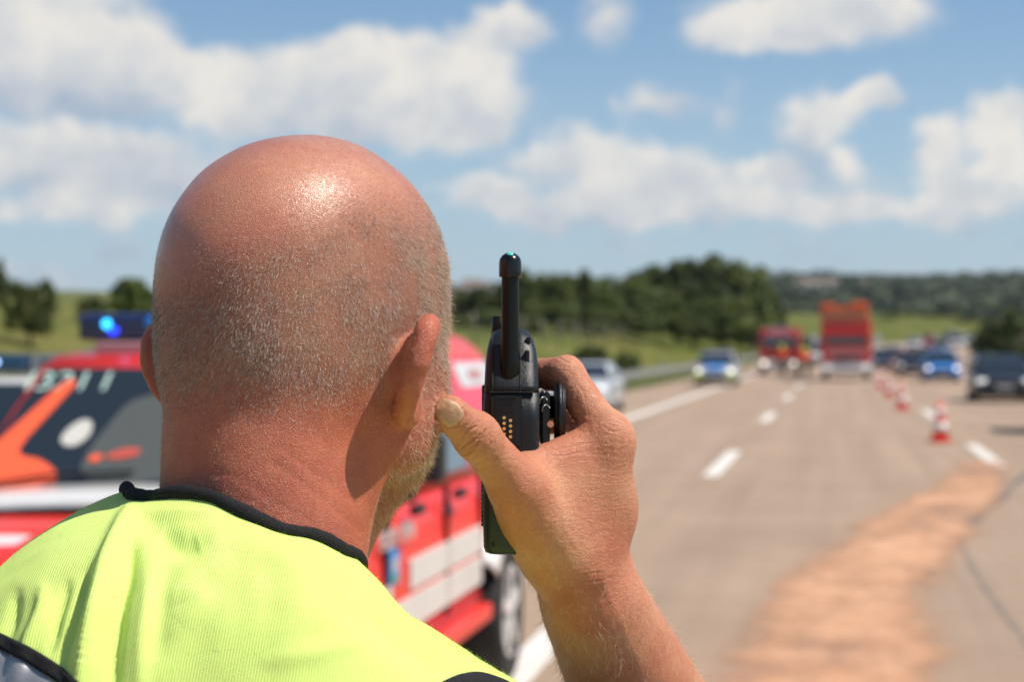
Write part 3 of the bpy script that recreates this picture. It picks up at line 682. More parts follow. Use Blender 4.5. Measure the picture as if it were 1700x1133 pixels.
def wheel(x, y, r, w, parent, rim=None, spokes=6):
    sgn = 1 if x > 0 else -1; key = (round(r, 3), sgn, rim.name if rim else 0)
    e = bpy.data.objects.new('wheel', None); COL.objects.link(e); e.parent = parent; e.location = (x, y, r)
    if key not in _wc:
        n = 36; prof = [(-w / 2 + .02, r * .62), (-w / 2, r * .72), (-w / 2, r * .93), (-w / 2 + .025, r), (w / 2 - .025, r), (w / 2, r * .93), (w / 2, r * .72), (w / 2 - .02, r * .62)]
        V = [(a, b_ * math.cos(2 * math.pi * k / n), b_ * math.sin(2 * math.pi * k / n)) for a, b_ in prof for k in range(n)]; m_ = len(prof)
        Fs = [(i * n + k, i * n + (k + 1) % n, ((i + 1) % m_) * n + (k + 1) % n, ((i + 1) % m_) * n + k) for i in range(m_) for k in range(n)]
        t = meshobj('tyre', V, Fs, M_tyre, e, True)
        bm = bmesh.new(); ro = r * .64
        cyl(bm, (-sgn * .04, 0, 0), (sgn * (w / 2 - .06), 0, 0), ro, ro, 32); 
        for f_ in bm.faces: f_.material_index = 1
        n0 = len(bm.faces); cyl(bm, (sgn * (w / 2 - .055), 0, 0), (sgn * (w / 2 + .0), 0, 0), r * .16, r * .12, 16)
        for k in range(spokes):
            a = 2 * math.pi * k / spokes; r_ = bmesh.ops.create_cube(bm, size=1); M = Matrix.Rotation(a, 4, 'X') @ Matrix.Translation((sgn * (w / 2 - .018), 0, ro * .5)) @ Matrix.Diagonal((.03, r * .17, ro * .98, 1)); bmesh.ops.transform(bm, matrix=M, verts=r_['verts'])
        for a0, a1 in ((ro * .90, ro * 1.0),):
            for k in range(32):
                t0, t1 = 2 * math.pi * k / 32, 2 * math.pi * (k + 1) / 32; xx = sgn * (w / 2 - .004)
                vs = [bm.verts.new((xx, rr_ * math.cos(tt), rr_ * math.sin(tt))) for rr_, tt in ((a0, t0), (a1, t0), (a1, t1), (a0, t1))]; bm.faces.new(vs)
        bm.normal_update(); rm = bmobj('rim', bm, rim or M_alloy, e); rm.data.materials.append(M_well); _wc[key] = (t.data, rm.data)
    else:
        for nm, me in zip(('tyre', 'rim'), _wc[key]): o = bpy.data.objects.new(nm, me); COL.objects.link(o); o.parent = e
    return e
def lampo(name, x, y, z, rx, rz, material, parent, dep=.05):
    bm = bmesh.new(); bmesh.ops.create_uvsphere(bm, u_segments=16, v_segments=10, radius=1)
    for v in bm.verts: v.co = Vector((v.co.x * rx + x, v.co.y * dep + y, v.co.z * rz + z))
    return bmobj(name, bm, material, parent, True)
def place(px, d, label, cat, name, group=None, rz=0.0):
    X, Y = WP(px, d); z = float(zr(Y)); rot = math.atan(float((xc(Y + 1) - xc(Y - 1)) / 2)); t = empty(name, (X, Y, z), -rot + rz, label, cat, group); return t
def car(px, d, P, label, kind='hatch', W=.88, Hh=1.46, L=4.3, lamps=M_lampdim, name='car', group='cars in the queue on the opposite lanes', lampr=(.17, .08), roofp=None, rz=0.0):
    t = place(px, d, label, 'car', name, group, rz); fy = -.0; L2 = L
    st = [(0, W - .20, .30, .62), (.06, W - .10, .24, .70), (.35, W - .02, .20, .80), (1.05, W, .19, .90), (2.2, W, .19, .93), (L - .9, W, .20, .96), (L - .25, W - .05, .24, .94), (L, W - .16, .32, .80)]
    body_loft('body', st, P, t, (.85, L - .95), .33)
    est = kind in ('estate', 'hatch'); yb1 = L - .10 if est else L - .75; yt1 = L - .35 if est else L - 1.35
    cb = cabin('roof', 1.05, 1.75, yt1, yb1, W - .05, W - .22, .90, Hh - .035, roofp or P, t)
    q = [(-W + .10, 1.10, .95), (W - .10, 1.10, .95), (W - .27, 1.72, Hh - .07), (-W + .27, 1.72, Hh - .07)]
    pane('windscreen', q, M_glass, t, .02, .0)
    for s in (-1, 1):
        for (a, b_) in ((.02, .47), (.52, .97)):
            lo = lambda u: (s * (W - .05), 1.35 + (yb1 - 1.55) * u, .97); hi = lambda u: (s * (W - .215), 1.88 + (yt1 - 2.05) * u, Hh - .08)
            q = [lo(a), lo(b_), hi(b_), hi(a)]; q = q if s > 0 else [q[1], q[0], q[3], q[2]]; pane('side_window', q, M_glass, t, .012)
        lampo('headlight', s * (W - .24), .10, .66, lampr[0], lampr[1], lamps, t, .10)
        boxo('mirror', (s * (W + .02), s * (W + .20), 1.42, 1.50, .93, 1.07), P, t, .03); 
        for y in (.85, L - .95): wheel(s * (W - .11), y, .33, .20, t)
    pane('rear_window', [(W - .14, yb1 - .03, 1.0), (-W + .14, yb1 - .03, 1.0), (-W + .28, yt1 + .02, Hh - .09), (W - .28, yt1 + .02, Hh - .09)], M_glass, t, .02)
    boxo('grille', (-W * .42, W * .42, -.015, .05, .56, .69), M_grille, t, .01); boxo('lower_intake', (-W * .62, W * .62, -.01, .08, .27, .42), M_grille, t, .02)
    boxo('number_plate', (-.26, .26, -.03, .0, .44, .55), M_plate, t, .004); boxo('underbody', (-W + .14, W - .14, .15, L - .15, .16, .75), M_well, t)
    return t
# queue on the right lanes
car(1668, 56.5, P_black, 'black car with one bright headlight cut by the right edge of the photo', W=.92, Hh=1.47, lamps=M_lampdim, lampr=(.20, .085))
car(1565, 89, P_blue, 'bright blue hatchback with both headlights lit behind the traffic cones', W=.90, Hh=1.55, lamps=M_lamp, lampr=(.12, .085))
car(1516, 103, P_black, 'dark small car directly left behind the bright blue hatchback', W=.86, Hh=1.5, lamps=M_lampdim)
car(1502, 124, P_dkred, 'dark red car at the left of the queue behind the dark small car', W=.88, Hh=1.5)
car(1466, 132, P_dblue, 'dark blue estate car just right of the tall red truck', 'estate', W=.92, Hh=1.55)
car(1482, 158, P_silver, 'pale silver car behind the dark blue estate beside the tall truck', W=.90)
car(1535, 150, P_dkred, 'red car showing above the roof of the bright blue hatchback', W=.88, Hh=1.5)
car(1560, 190, P_grey, 'grey car far back in the queue above the blue hatchback', W=.9, Hh=1.6)
car(1588, 235, P_white, 'small white van far back in the queue above the blue car\'s right side', 'estate', W=.95, Hh=1.95)
car(1607, 265, P_silver, 'silver car farthest back at the right end of the queue', W=.9)
car(1540, 250, P_dkred, 'red car farthest back in the middle of the queue', W=.9, Hh=1.6)
car(1515, 215, P_white, 'white car far back in the queue above the dark red car', W=.9, Hh=1.6)
car(1572, 300, P_grey, 'grey car at the far end of the queue', W=.9, Hh=1.6)
car(1836, 35, P_grey, 'grey van just outside the right edge, only its shadow falling onto the road', 'estate', W=.9, Hh=2.0)
# silver car on the left shoulder behind the hand
car(952, 46.5, P_silver, 'silver car standing on the left shoulder behind the man\'s knuckles', 'sedan', W=.88, Hh=1.33, lamps=M_lampdim, group=None, lampr=(.16, .09))
# police car
def police():
    t = car(1186, 80, P_silver, 'silver and blue police estate with lit headlights driving along the left shoulder', 'estate', W=.92, Hh=1.48, L=4.8, lamps=M_lamp, name='police_car', group=None, lampr=(.12, .08))
    pane('bonnet_stripe', [(-.44, .16, .765), (.44, .16, .765), (.46, 1.05, .955), (-.46, 1.05, .955)], P_blue, t, .018); boxo('front_foil', (-.34, .34, -.045, -.03, .56, .74), P_blue, t, .01)
    for s in (-1, 1): boxo('yellow_stripe', (s * .50, s * .86, -.03, .06, .34, .54), P_yellow, t, .015)
    boxo('roof_light_bar', (-.58, .58, 2.1, 2.42, 1.50, 1.60), M_blued, t, .03)
    for s in (-1, 1): lampo('blue_lamp', s * .45, 2.09, 1.55, .035, .02, M_blued, t, .03)
police()
# the doctor's car with the sign bar, left of the red four-wheel drive
def doc():
    t = car(-95, 10.2, P_white, 'white emergency car with a long blue light bar beside the red off-roader at far left', 'estate', W=.92, Hh=1.56, L=4.9, lamps=M_lampdim, name='emergency_car', group=None)
    b = boxo('roof_light_bar', (-.66, .66, 1.86, 2.16, 1.575, 1.70), mat('dark_bar_housing', (.03, .035, .04), .4), t, .03)
    boxo('sign_panel', (-.33, .33, 1.845, 1.88, 1.588, 1.688), mat('grey_white_sign', (.42, .44, .46), .4), b, .01)
    text('sign_lettering', 'NOTARZT', .115, M_blk, b, (0, 1.842, 1.638), (R_(90), 0, 0))
    for s in (-1, 1):
        boxo('blue_lens', (s * .36, s * .655, 1.84, 2.15, 1.585, 1.69), mat('pale_blue_lens', (.03, .10, .20), .15, coat=1), b, .02); lampo('blue_lamp', s * .57, 1.84, 1.645, .018, .018, mat('lit_pale_blue_lamp', (.5, .7, 1), .2, emit=(.35, .6, 1), estr=3), b, .012)
    return t
doc()

# ---- the red off-roader
def offroader():
    W, L = .91, 4.75; t = empty('fire_service_offroader', (-2.66, 5.62, 0), 0, 'red fire service off-roader with blue light bar and white stripes parked beside the man', 'off-roader')
    wf, wb = .86, 3.80; wr = .372
    st = [(0, W - .14, .50, .93), (.08, W - .05, .46, .99), (.40, W - .02, .44, 1.05), (.95, W, .44, 1.10), (1.30, W, .44, 1.13), (2.2, W, .44, 1.13), (4.3, W, .44, 1.13), (4.65, W - .03, .50, 1.12), (4.75, W - .10, .58, 1.05)]
    body = body_loft('body', st, P_red, t, (wf, wb), .385)
    yb0, yt0, yt1, yb1, wbt, wt, zb, zt = 1.22, 1.86, 4.45, 4.70, W - .04, W - .19, 1.10, 1.70
    cabin('roof', yb0, yt0, yt1, yb1, wbt, wt, zb, zt, P_red, t, .12)
    ws = [(-wbt + .05, yb0 + .03, 1.15), (wbt - .05, yb0 + .03, 1.15), (wt - .04, yt0 - .02, zt - .05), (-wt + .04, yt0 - .02, zt - .05)]
    wsc = pane('windscreen', ws, M_glass, t, .022)
    fr = lambda u, v, l=.0: tuple(np.array(lerp(lerp(ws[0], ws[1], u), lerp(ws[3], ws[2], u), v)) + np.array((0, -.68, .73)) * (.024 + l))
    ang = math.atan2(ws[3][2] - ws[0][2], ws[3][1] - ws[0][1])
    M_letter = mat('pale_green_lettering', (.48, .66, .58), .5)
    for u_, tx_ in ((-.055, '1'), (.055, '321'), (.19, '1')): text('call_sign', tx_, .17, M_letter, wsc, fr(u_ + .03, .86), (ang, 0, 0), .001)
    # flat orange shape and helmet outline laid on the windscreen
    M_orj = mat('matt_orange', (.95, .12, .04), .7, bump=.002, bscale=40); M_cream = mat('cream_helmet', (.62, .60, .54), .4)
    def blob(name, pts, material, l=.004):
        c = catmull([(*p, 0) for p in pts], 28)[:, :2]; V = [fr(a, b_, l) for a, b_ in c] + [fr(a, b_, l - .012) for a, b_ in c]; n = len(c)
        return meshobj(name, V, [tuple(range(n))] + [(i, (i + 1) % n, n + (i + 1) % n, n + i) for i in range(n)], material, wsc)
    M_seat_refl = mat('grey_seat_reflection', (.075, .085, .085), .9); blob('seat_reflection', [(.30, .14), (.31, .60), (.36, .74), (.46, .76), (.52, .62), (.54, .14)], M_seat_refl, .0); blob('seat_reflection', [(.64, .14), (.65, .60), (.70, .74), (.80, .76), (.86, .62), (.88, .14)], M_seat_refl, .0)  # grey blobs paint the pale reflection across the windscreen glass
    blob('orange_shape', [(-.10, .12), (-.06, .26), (.00, .30), (.04, .55), (.085, .84), (.125, .85), (.10, .55), (.09, .30), (.17, .24), (.235, .14), (.22, .05), (.10, .03), (-.04, .02)], M_orj)
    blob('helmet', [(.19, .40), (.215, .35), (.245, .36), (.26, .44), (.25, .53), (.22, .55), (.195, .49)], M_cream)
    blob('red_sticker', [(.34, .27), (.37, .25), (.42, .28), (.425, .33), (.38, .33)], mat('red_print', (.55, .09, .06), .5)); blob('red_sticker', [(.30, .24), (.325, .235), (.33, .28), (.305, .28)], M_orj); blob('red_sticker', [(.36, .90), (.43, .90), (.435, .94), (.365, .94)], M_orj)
    blob('teal_shape', [(-.12, .32), (-.06, .32), (-.03, .38), (-.07, .45), (-.12, .44)], mat('flat_teal', (.01, .16, .20), .4))  # flat teal shape laid on the windscreen
    v, f = tube([fr(.06, .02, .02), fr(.22, .10, .025), fr(.44, .14, .02)], .009, 6); meshobj('wiper', v, f, M_blk, t); v, f = tube([fr(.50, .02, .02), fr(.66, .10, .025), fr(.88, .14, .02)], .009, 6); meshobj('wiper', v, f, M_blk, t)
    boxo('roof_plate', (-.56, .66, 2.02, 2.10, zt - .01, zt + .068), mat('pale_pink_plate', (.62, .36, .35), .5), t, .01)
    # light bar
    lb = boxo('roof_light_bar', (-.66, .70, 2.06, 2.40, zt + .075, zt + .195), M_blued, t, .03, 3); boxo('bar_foot', (-.60, .60, 2.12, 2.34, zt + .02, zt + .08), M_blk, t, .01)
    lampo('blue_lamp', -.52, 2.056, zt + .148, .020, .020, M_bluel, lb, .012); lampo('blue_lamp', -.49, 2.056, zt + .118, .024, .018, mat('deep_blue_lamp', (.01, .03, .8), .2, emit=(.01, .05, 1.0), estr=2.2), lb, .012); lampo('blue_lamp', -.32, 2.056, zt + .158, .022, .022, mat('faint_blue_lamp', (.01, .1, .4), .2, emit=(.01, .12, .35), estr=.6), lb, .012)
    # bonnet with white rear panel, raised scoop with dark mouth, lettering
    bonnet = []; n = 15; V = []
    for k in range(n):
        u = k / (n - 1); x = -.82 + 1.64 * u; cr_ = .05 * (1 - (2 * u - 1) ** 2); V += [(x, .86, 1.085 + cr_), (x, .90, 1.135 + cr_), (x, 1.16, 1.165 + cr_), (x, 1.20, 1.13 + cr_)]
    Fs = [(k * 4 + j, (k + 1) * 4 + j, (k + 1) * 4 + j + 1, k * 4 + j + 1) for k in range(n - 1) for j in range(3)]
    bn = meshobj('bonnet_deflector', V, Fs, P_white, t, True); bn.modifiers.new('s', 'SOLIDIFY').thickness = .006
    V = []
    for k in range(n):
        u = k / (n - 1); x = -.78 + 1.56 * u; cr_ = .05 * (1 - (2 * u - 1) ** 2); V += [(x, .835, 1.045 + cr_ * .6), (x, .85, 1.10 + cr_)]
    meshobj('bonnet_gap', V, [(2 * k, 2 * k + 2, 2 * k + 3, 2 * k + 1) for k in range(n - 1)], M_well, t)
    pane('bonnet_stripe', [(-.70, .06, .985), (.70, .06, .985), (.74, .42, 1.075), (-.74, .42, 1.075)], P_white, t, .012)
    for i in range(6): pane('red_chevron', [(-.66 + i * .24, .07, .99), (-.58 + i * .24, .07, .99), (-.50 + i * .24, .42, 1.077), (-.58 + i * .24, .42, 1.077)], P_red, t, .018)
    boxo('grille', (-.55, .55, -.03, .05, .66, .88), M_grille, t, .02)
    for k in range(4): boxo('grille_bar', (-.53, .53, -.045, -.02, .69 + k * .05, .71 + k * .05), M_alloy, t, .004)
    boxo('front_bumper', (-.93, .93, -.10, .22, .42, .66), P_white, t, .05, 3); boxo('rear_bumper', (-.90, .90, L - .12, L + .06, .46, .66), P_white, t, .04, 3); boxo('number_plate', (-.26, .26, -.12, -.10, .50, .61), M_plate, t, .004)
    for s in (-1, 1):
        lampo('headlight', s * .72, .03, .80, .15, .09, M_chrome, t, .06); boxo('indicator', (s * .84, s * .90, .0, .12, .72, .88), M_amber, t, .015)
        # windows
        lo = lambda u: (s * (wbt + .004), 1.52 + (yb1 - 1.62) * u, 1.16); hi = lambda u: (s * (wt + .010), 2.02 + (yt1 - 2.10) * u, zt - .06)
        for nm, a, b_, mt in (('side_window', .02, .31, M_glass), ('side_window', .34, .53, M_glass)):
            q = [lo(a), lo(b_), hi(b_), hi(a)]; q = q if s > 0 else [q[1], q[0], q[3], q[2]]; pane(nm, q, mt, t, .014)
        hi_ = lambda u: tuple(np.array(hi(u)) + np.array((-s * .008, 0, .04))); q = [lo(.55), lo(.99), hi_(.99), hi_(.55)]; q = q if s > 0 else [q[1], q[0], q[3], q[2]]; rq = pane('rear_side_panel', q, P_pink, t, .014)
        q = [lerp(lo(.645), hi_(.645), .72), lerp(lo(.985), hi_(.985), .72), lerp(lo(.985), hi_(.985), .96), lerp(lo(.60), hi_(.60), .96)]; q = q if s > 0 else [q[1], q[0], q[3], q[2]]; wp = pane('white_field', q, P_white, t, .020)
        if s > 0: text('lettering', 'NOTRUF', .09, mat('pale_red_lettering', (.62, .22, .20), .5), wp, tuple(np.array(lerp(lo(.80), hi_(.80), .84)) + np.array((.024, 0, .0))), (R_(77), 0, R_(90)), .001)
        boxo('mirror', (s * (W + .03), s * (W + .20), 1.52, 1.64, 1.20, 1.40), M_blk, t, .03, 3); boxo('mirror_foot', (s * (W - .08), s * (W + .08), 1.55, 1.61, 1.12, 1.22), M_blk, t, .015)
        # flank details
        X_ = s * (W + .002)
        def flank(name, y0, y1, z0, z1, m_, proud=.006, sk=0.0, par=t):
            x1 = X_ + s * proud; x0 = X_ - s * .02; V = [(x, y, z) for x in (x0, x1) for y, z in ((y0, z0), (y1, z0 + sk), (y1, z1 + sk), (y0, z1))]
            return meshobj(name, V, [(4, 5, 6, 7), (0, 3, 2, 1), (0, 1, 5, 4), (1, 2, 6, 5), (2, 3, 7, 6), (3, 0, 4, 7)], m_, par)
        M_greyfoil = mat('grey_white_foil', (.60, .58, .54), .45, var=.04, vscale=4)
        flank('white_stripe', 1.80, 3.34, .735, .86, M_greyfoil, .007); flank('white_stripe', 1.50, 3.34, .575, .71, M_greyfoil, .007); flank('white_stripe', 1.22, 1.48, .575, .80, M_greyfoil, .006)
        flank('door_gap', 2.548, 2.556, .50, 1.12, M_well, .008); flank('door_gap', 3.362, 3.370, .62, 1.12, M_well, .008); flank('door_gap', 1.384, 1.392, .50, 1.12, M_well, .008)
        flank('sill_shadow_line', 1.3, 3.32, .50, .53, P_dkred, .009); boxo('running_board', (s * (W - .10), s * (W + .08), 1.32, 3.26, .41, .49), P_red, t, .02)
        for y in (1.87, 2.74): boxo('door_handle', (s * (W + .00), s * (W + .045), y - .075, y + .075, 1.045, 1.09), M_blk, t, .012)
        # white flare of the rear arch
        for wy, nm in ((wf, 'front_arch_flare'), (wb, 'rear_arch_flare')):
            V = []; ks = np.linspace(.58, math.pi - .1, 28)
            for a in ks:
                for rr_, xx in ((.375, W + .055), (.40, W + .065), (.50, W + .045), (.54, W - .01)): V.append((s * xx, wy - rr_ * math.cos(a) * (1 if True else 1), min(wr + rr_ * math.sin(a), 1.10)))
            Fs = [(i * 4 + j, i * 4 + j + 1, (i + 1) * 4 + j + 1, (i + 1) * 4 + j) for i in range(27) for j in range(3)]
            o = meshobj(nm, V, Fs, P_white, t, True); o.modifiers.new('s', 'SOLIDIFY').thickness = .01
        if s > 0:
            text('door_lettering', 'FEUERWEHR', .11, P_white, t, (X_ + .010, 1.56, .985), (R_(90), 0, R_(90)), .001)
            em = flank('emblem', 1.44, 1.60, .80, .94, mat('emblem_blue', (.05, .28, .62), .5), .008); flank('emblem_field', 1.46, 1.58, .85, .90, mat('emblem_grey', (.35, .38, .40), .5), .0095, par=em); flank('emblem_base', 1.46, 1.58, .81, .835, mat('emblem_green', (.06, .28, .08), .5), .0095, par=em)
        for y in (wf, wb): wheel(s * (W - .05), y, wr, .26, t, None, 5)
    boxo('underbody', (-W + .12, W - .12, .2, L - .2, .36, .95), M_well, t)
    for y in (wf, wb): boxo('axle', (-W + .2, W - .2, y - .06, y + .06, .29, .41), M_well, t, .02)
    return t
offroader()

# ---- trucks
def truck(px, d, label, tall):
    t = place(px, d, label, 'fire engine' if not tall else 'truck', 'fire_engine' if not tall else 'red_truck'); W = 1.25; Hc = 2.75 if not tall else 2.95; L = 7.5
    P = P_firer if not tall else P_red
    bm = bmesh.new(); box(bm, -W, W, 0, 2.1, .75, Hc, .10, 3); bmobj('cab', bm, P, t, True)
    if tall:
        boxo('windscreen', (-W + .20, W - .20, -.02, .05, 1.78, 2.26), M_glass, t, .04); boxo('sun_visor', (-W + .06, W - .06, -.30, .02, 2.44, 2.62), P, t, .04); boxo('cab_upper_band', (-W + .05, W - .05, -.03, .0, 2.64, 2.93), P_dkred, t, .02)
        boxo('pale_front_band', (-W + .24, W - .24, -.035, .0, 1.28, 1.56), mat('faded_pink_foil', (.68, .30, .28), .5), t, .02)
        boxo('beige_board', (-1.22, .98, -.12, -.02, 3.05, 3.45), mat('beige_board', (.42, .20, .11), .7), t, .03)
        for i, (a, b_, h) in enumerate(((-1.28, -.55, 3.92), (-.50, .15, 3.74), (.2, 1.08, 3.98))): boxo('orange_crate', (a, b_, .05, 1.9, 2.96, h), P_orange, t, .10, 3)
        boxo('box_body', (-W, W, 2.2, L, .9, 3.3), P_dkred, t, .06)
    else:
        boxo('windscreen', (-W + .18, W - .18, -.02, .05, 1.60, 2.28), M_glass, t, .05); boxo('pale_roof_band', (-.75, .70, -.04, .02, 2.34, 2.64), mat('pale_rose_foil', (.62, .30, .32), .5), t, .03)
        boxo('roof_light_bar', (-.55, .55, .25, .6, Hc + .0, Hc + .16), mat('grey_blue_lens', (.30, .36, .42), .3), t, .03); boxo('box_body', (-W, W, 2.2, L, .8, 2.85), P_dkred, t, .06)
    boxo('bumper', (-W - .02, W + .02, -.16, .30, .42, .92), P_white if tall else mat('pale_bumper', (.55, .53, .50), .5), t, .06, 3); boxo('grille', (-.62, .62, -.035, .02, 1.0, 1.22), M_grille, t, .02); boxo('number_plate', (-.26, .26, -.19, -.165, .56, .68), M_plate, t, .004)
    boxo('chassis', (-W + .3, W - .3, .3, L - .1, .35, .85), M_well, t)
    for s in (-1, 1):
        lampo('headlight', s * .92, -.19, .70, .17, .11, M_lamp if not tall else M_lampdim, t, .06); boxo('mirror', (s * (W + .12), s * (W + .42), -.16, -.02, 1.75, 2.30), M_blk if not tall else P_white, t, .04); boxo('mirror_arm', (s * (W - .05), s * (W + .16), -.10, -.06, 2.18, 2.22), M_blk, t)
        for y in (1.15, 5.4): wheel(s * (W - .16), y, .50, .30, t, M_alloy, 8)
        q = [(s * (W + .002), .35, 1.62), (s * (W + .002), 1.15, 1.62), (s * (W + .002), 1.15, 2.25), (s * (W + .002), .35, 2.25)]; q = q if s > 0 else [q[1], q[0], q[3], q[2]]; pane('door_window', q, M_glass, t, .012)
    return t
truck(1294, 112, 'red fire engine with lit headlights standing left of the tall truck', False)
truck(1405, 93, 'tall red truck with orange load on its roof in the middle of the road', True)
car(1352, 150, P_white, 'white van standing between the fire engine and the tall red truck', 'estate', W=.98, Hh=2.3, L=5.2, name='white_van', group=None, roofp=P_white)

# ---- traffic cones
M_cr = mat('cone_red', (.78, .045, .03), .5); M_cw = mat('cone_white_sleeve', (.78, .76, .74), .35)
def cone(X, Y, label):
    t = empty('traffic_cone', (X, Y, float(zr(Y))), .1, label, 'traffic cone', 'traffic cones along the broken lane line')
    def ring_(name, z0, z1, m_): 
        r = lambda z: .150 * (1 - (z - .04) / .80) + .012; return cylo(name, (0, 0, z0), (0, 0, z1), r(z0) + (.003 if m_ is M_cw else 0), m_, t, r(z1) + (.003 if m_ is M_cw else 0), 28)
    boxo('base', (-.21, .21, -.21, .21, 0, .045), M_cr, t, .02); ring_('cone_body', .04, .75, M_cr); ring_('white_sleeve', .20, .36, M_cw); ring_('white_sleeve', .50, .62, M_cw); return t
for (px, d, lb) in [(1561, 33.4, 'nearest red and white traffic cone beside the orange sand'), (1497, 50.5, 'second red and white cone up the lane line, left of the black car'), (1476, 63, 'third cone up the lane line, below the blue car'), (1460, 77, 'fourth cone up the lane line, right of the tall truck')]:
    X, Y = WP(px, d); cone(X, Y, lb)

# ---- firefighters on the road
M_boot = mat('black_boot_leather', (.012, .011, .010), .45, bump=.0006, bscale=90)
M_or = mat('orange_turnout', (.85, .085, .02), .7, var=.1, vscale=8); M_lime = mat('lime_helmet', (.55, .78, .05), .4); M_face = mat('face_skin', (.5, .28, .2), .6)
def fighter(px, d, label, rz, bend, h=1.80):
    X, Y = WP(px, d); t = empty('person', (X, Y, float(zr(Y))), rz, label, 'person', 'firefighters standing between the trucks')
    b = math.radians(bend); hp = np.array((0, 0, .92)); up_ = np.array((0, -math.sin(b), math.cos(b))); ch = hp + up_ * .42; hd_ = hp + up_ * .74 + np.array((0, -.02, 0))
    legs = [rc((s * .10, 0, .90), (s * .13, .01, .48), .095, .07, .03) for s in (-1, 1)] + [rc((s * .13, .01, .48), (s * .14, .03, .08), .068, .055, .02) for s in (-1, 1)]
    tor = [el(hp, (.17, .13, .14), .05), el(ch, (.20, .13, .20), .08), rc(ch + np.array((-.18, 0, .10)), ch + np.array((.18, 0, .10)), .075, .075, .05)]
    arms = []; hands = []
    for s in (-1, 1):
        sh = ch + np.array((s * .21, 0, .10)); e = sh + np.array((s * .08, -.06 - .1 * math.sin(b), -.27)); w = e + np.array((-s * .04, -.20, -.08 if s > 0 else -.18)); arms += [rc(sh, e, .062, .050, .03), rc(e, w, .048, .038, .02)]
        hands.append(w)
    face = [el(hd_, (.078, .098, .115), .02), rc(hd_ - up_ * .05, ch + up_ * .12, .055, .065, .03), rc(hd_ + np.array((0, -.095, -.01)), hd_ + np.array((0, -.115, -.03)), .014, .016, .01)]
    for w in hands: face += [el(w + np.array((0, -.05, -.01)), (.035, .05, .02), .02)]
    allb = legs + tor + arms + face + [rc((s * .14, .03, .08), (s * .15, -.14, .05), .05, .045, .02) for s in (-1, 1)]
    V, Q = sdf_mesh(allb, .022); npmesh('body', V, Q, M_face, t)
    def gr(q, g): 
        if q.kind == 'rc': return rc(q.a, q.b, q.ra + g, q.rb + g, q.k)
        return el(q.c, q.r + g, q.k)
    V, Q = sdf_mesh([gr(q, .012) for q in tor + arms], .022); npmesh('jacket', V, Q, M_or, t)
    V, Q = sdf_mesh([gr(q, .012) for q in legs + tor[:1]], .022); npmesh('trousers', V, Q, mat('turnout_trousers', (.02, .03, .02), .8), t)
    V, Q = sdf_mesh([el(hd_ + up_ * .055, (.125, .155, .105), .02), el(hd_ + up_ * .0, (.15, .185, .02), .01), el(hd_ - up_ * .09, (.095, .12, .10), .01, sub=True)], .02); npmesh('helmet', V, Q, M_lime, t)
    for s in (-1, 1): V, Q = sdf_mesh([rc((s * .14, .03, .10), (s * .15, -.14, .06), .062, .055, .02)], .022); V[:, 2] = np.maximum(V[:, 2], 0); npmesh('boot', V, Q, M_boot, t)
fighter(1297, 106, 'firefighter with lime helmet and orange jacket in front of the fire engine', .2, 4)
fighter(1325, 104, 'firefighter with lime helmet bending forward right of the fire engine', 1.1, 38)
fighter(1343, 108, 'firefighter in orange nearest the tall red truck', -.7, 30)
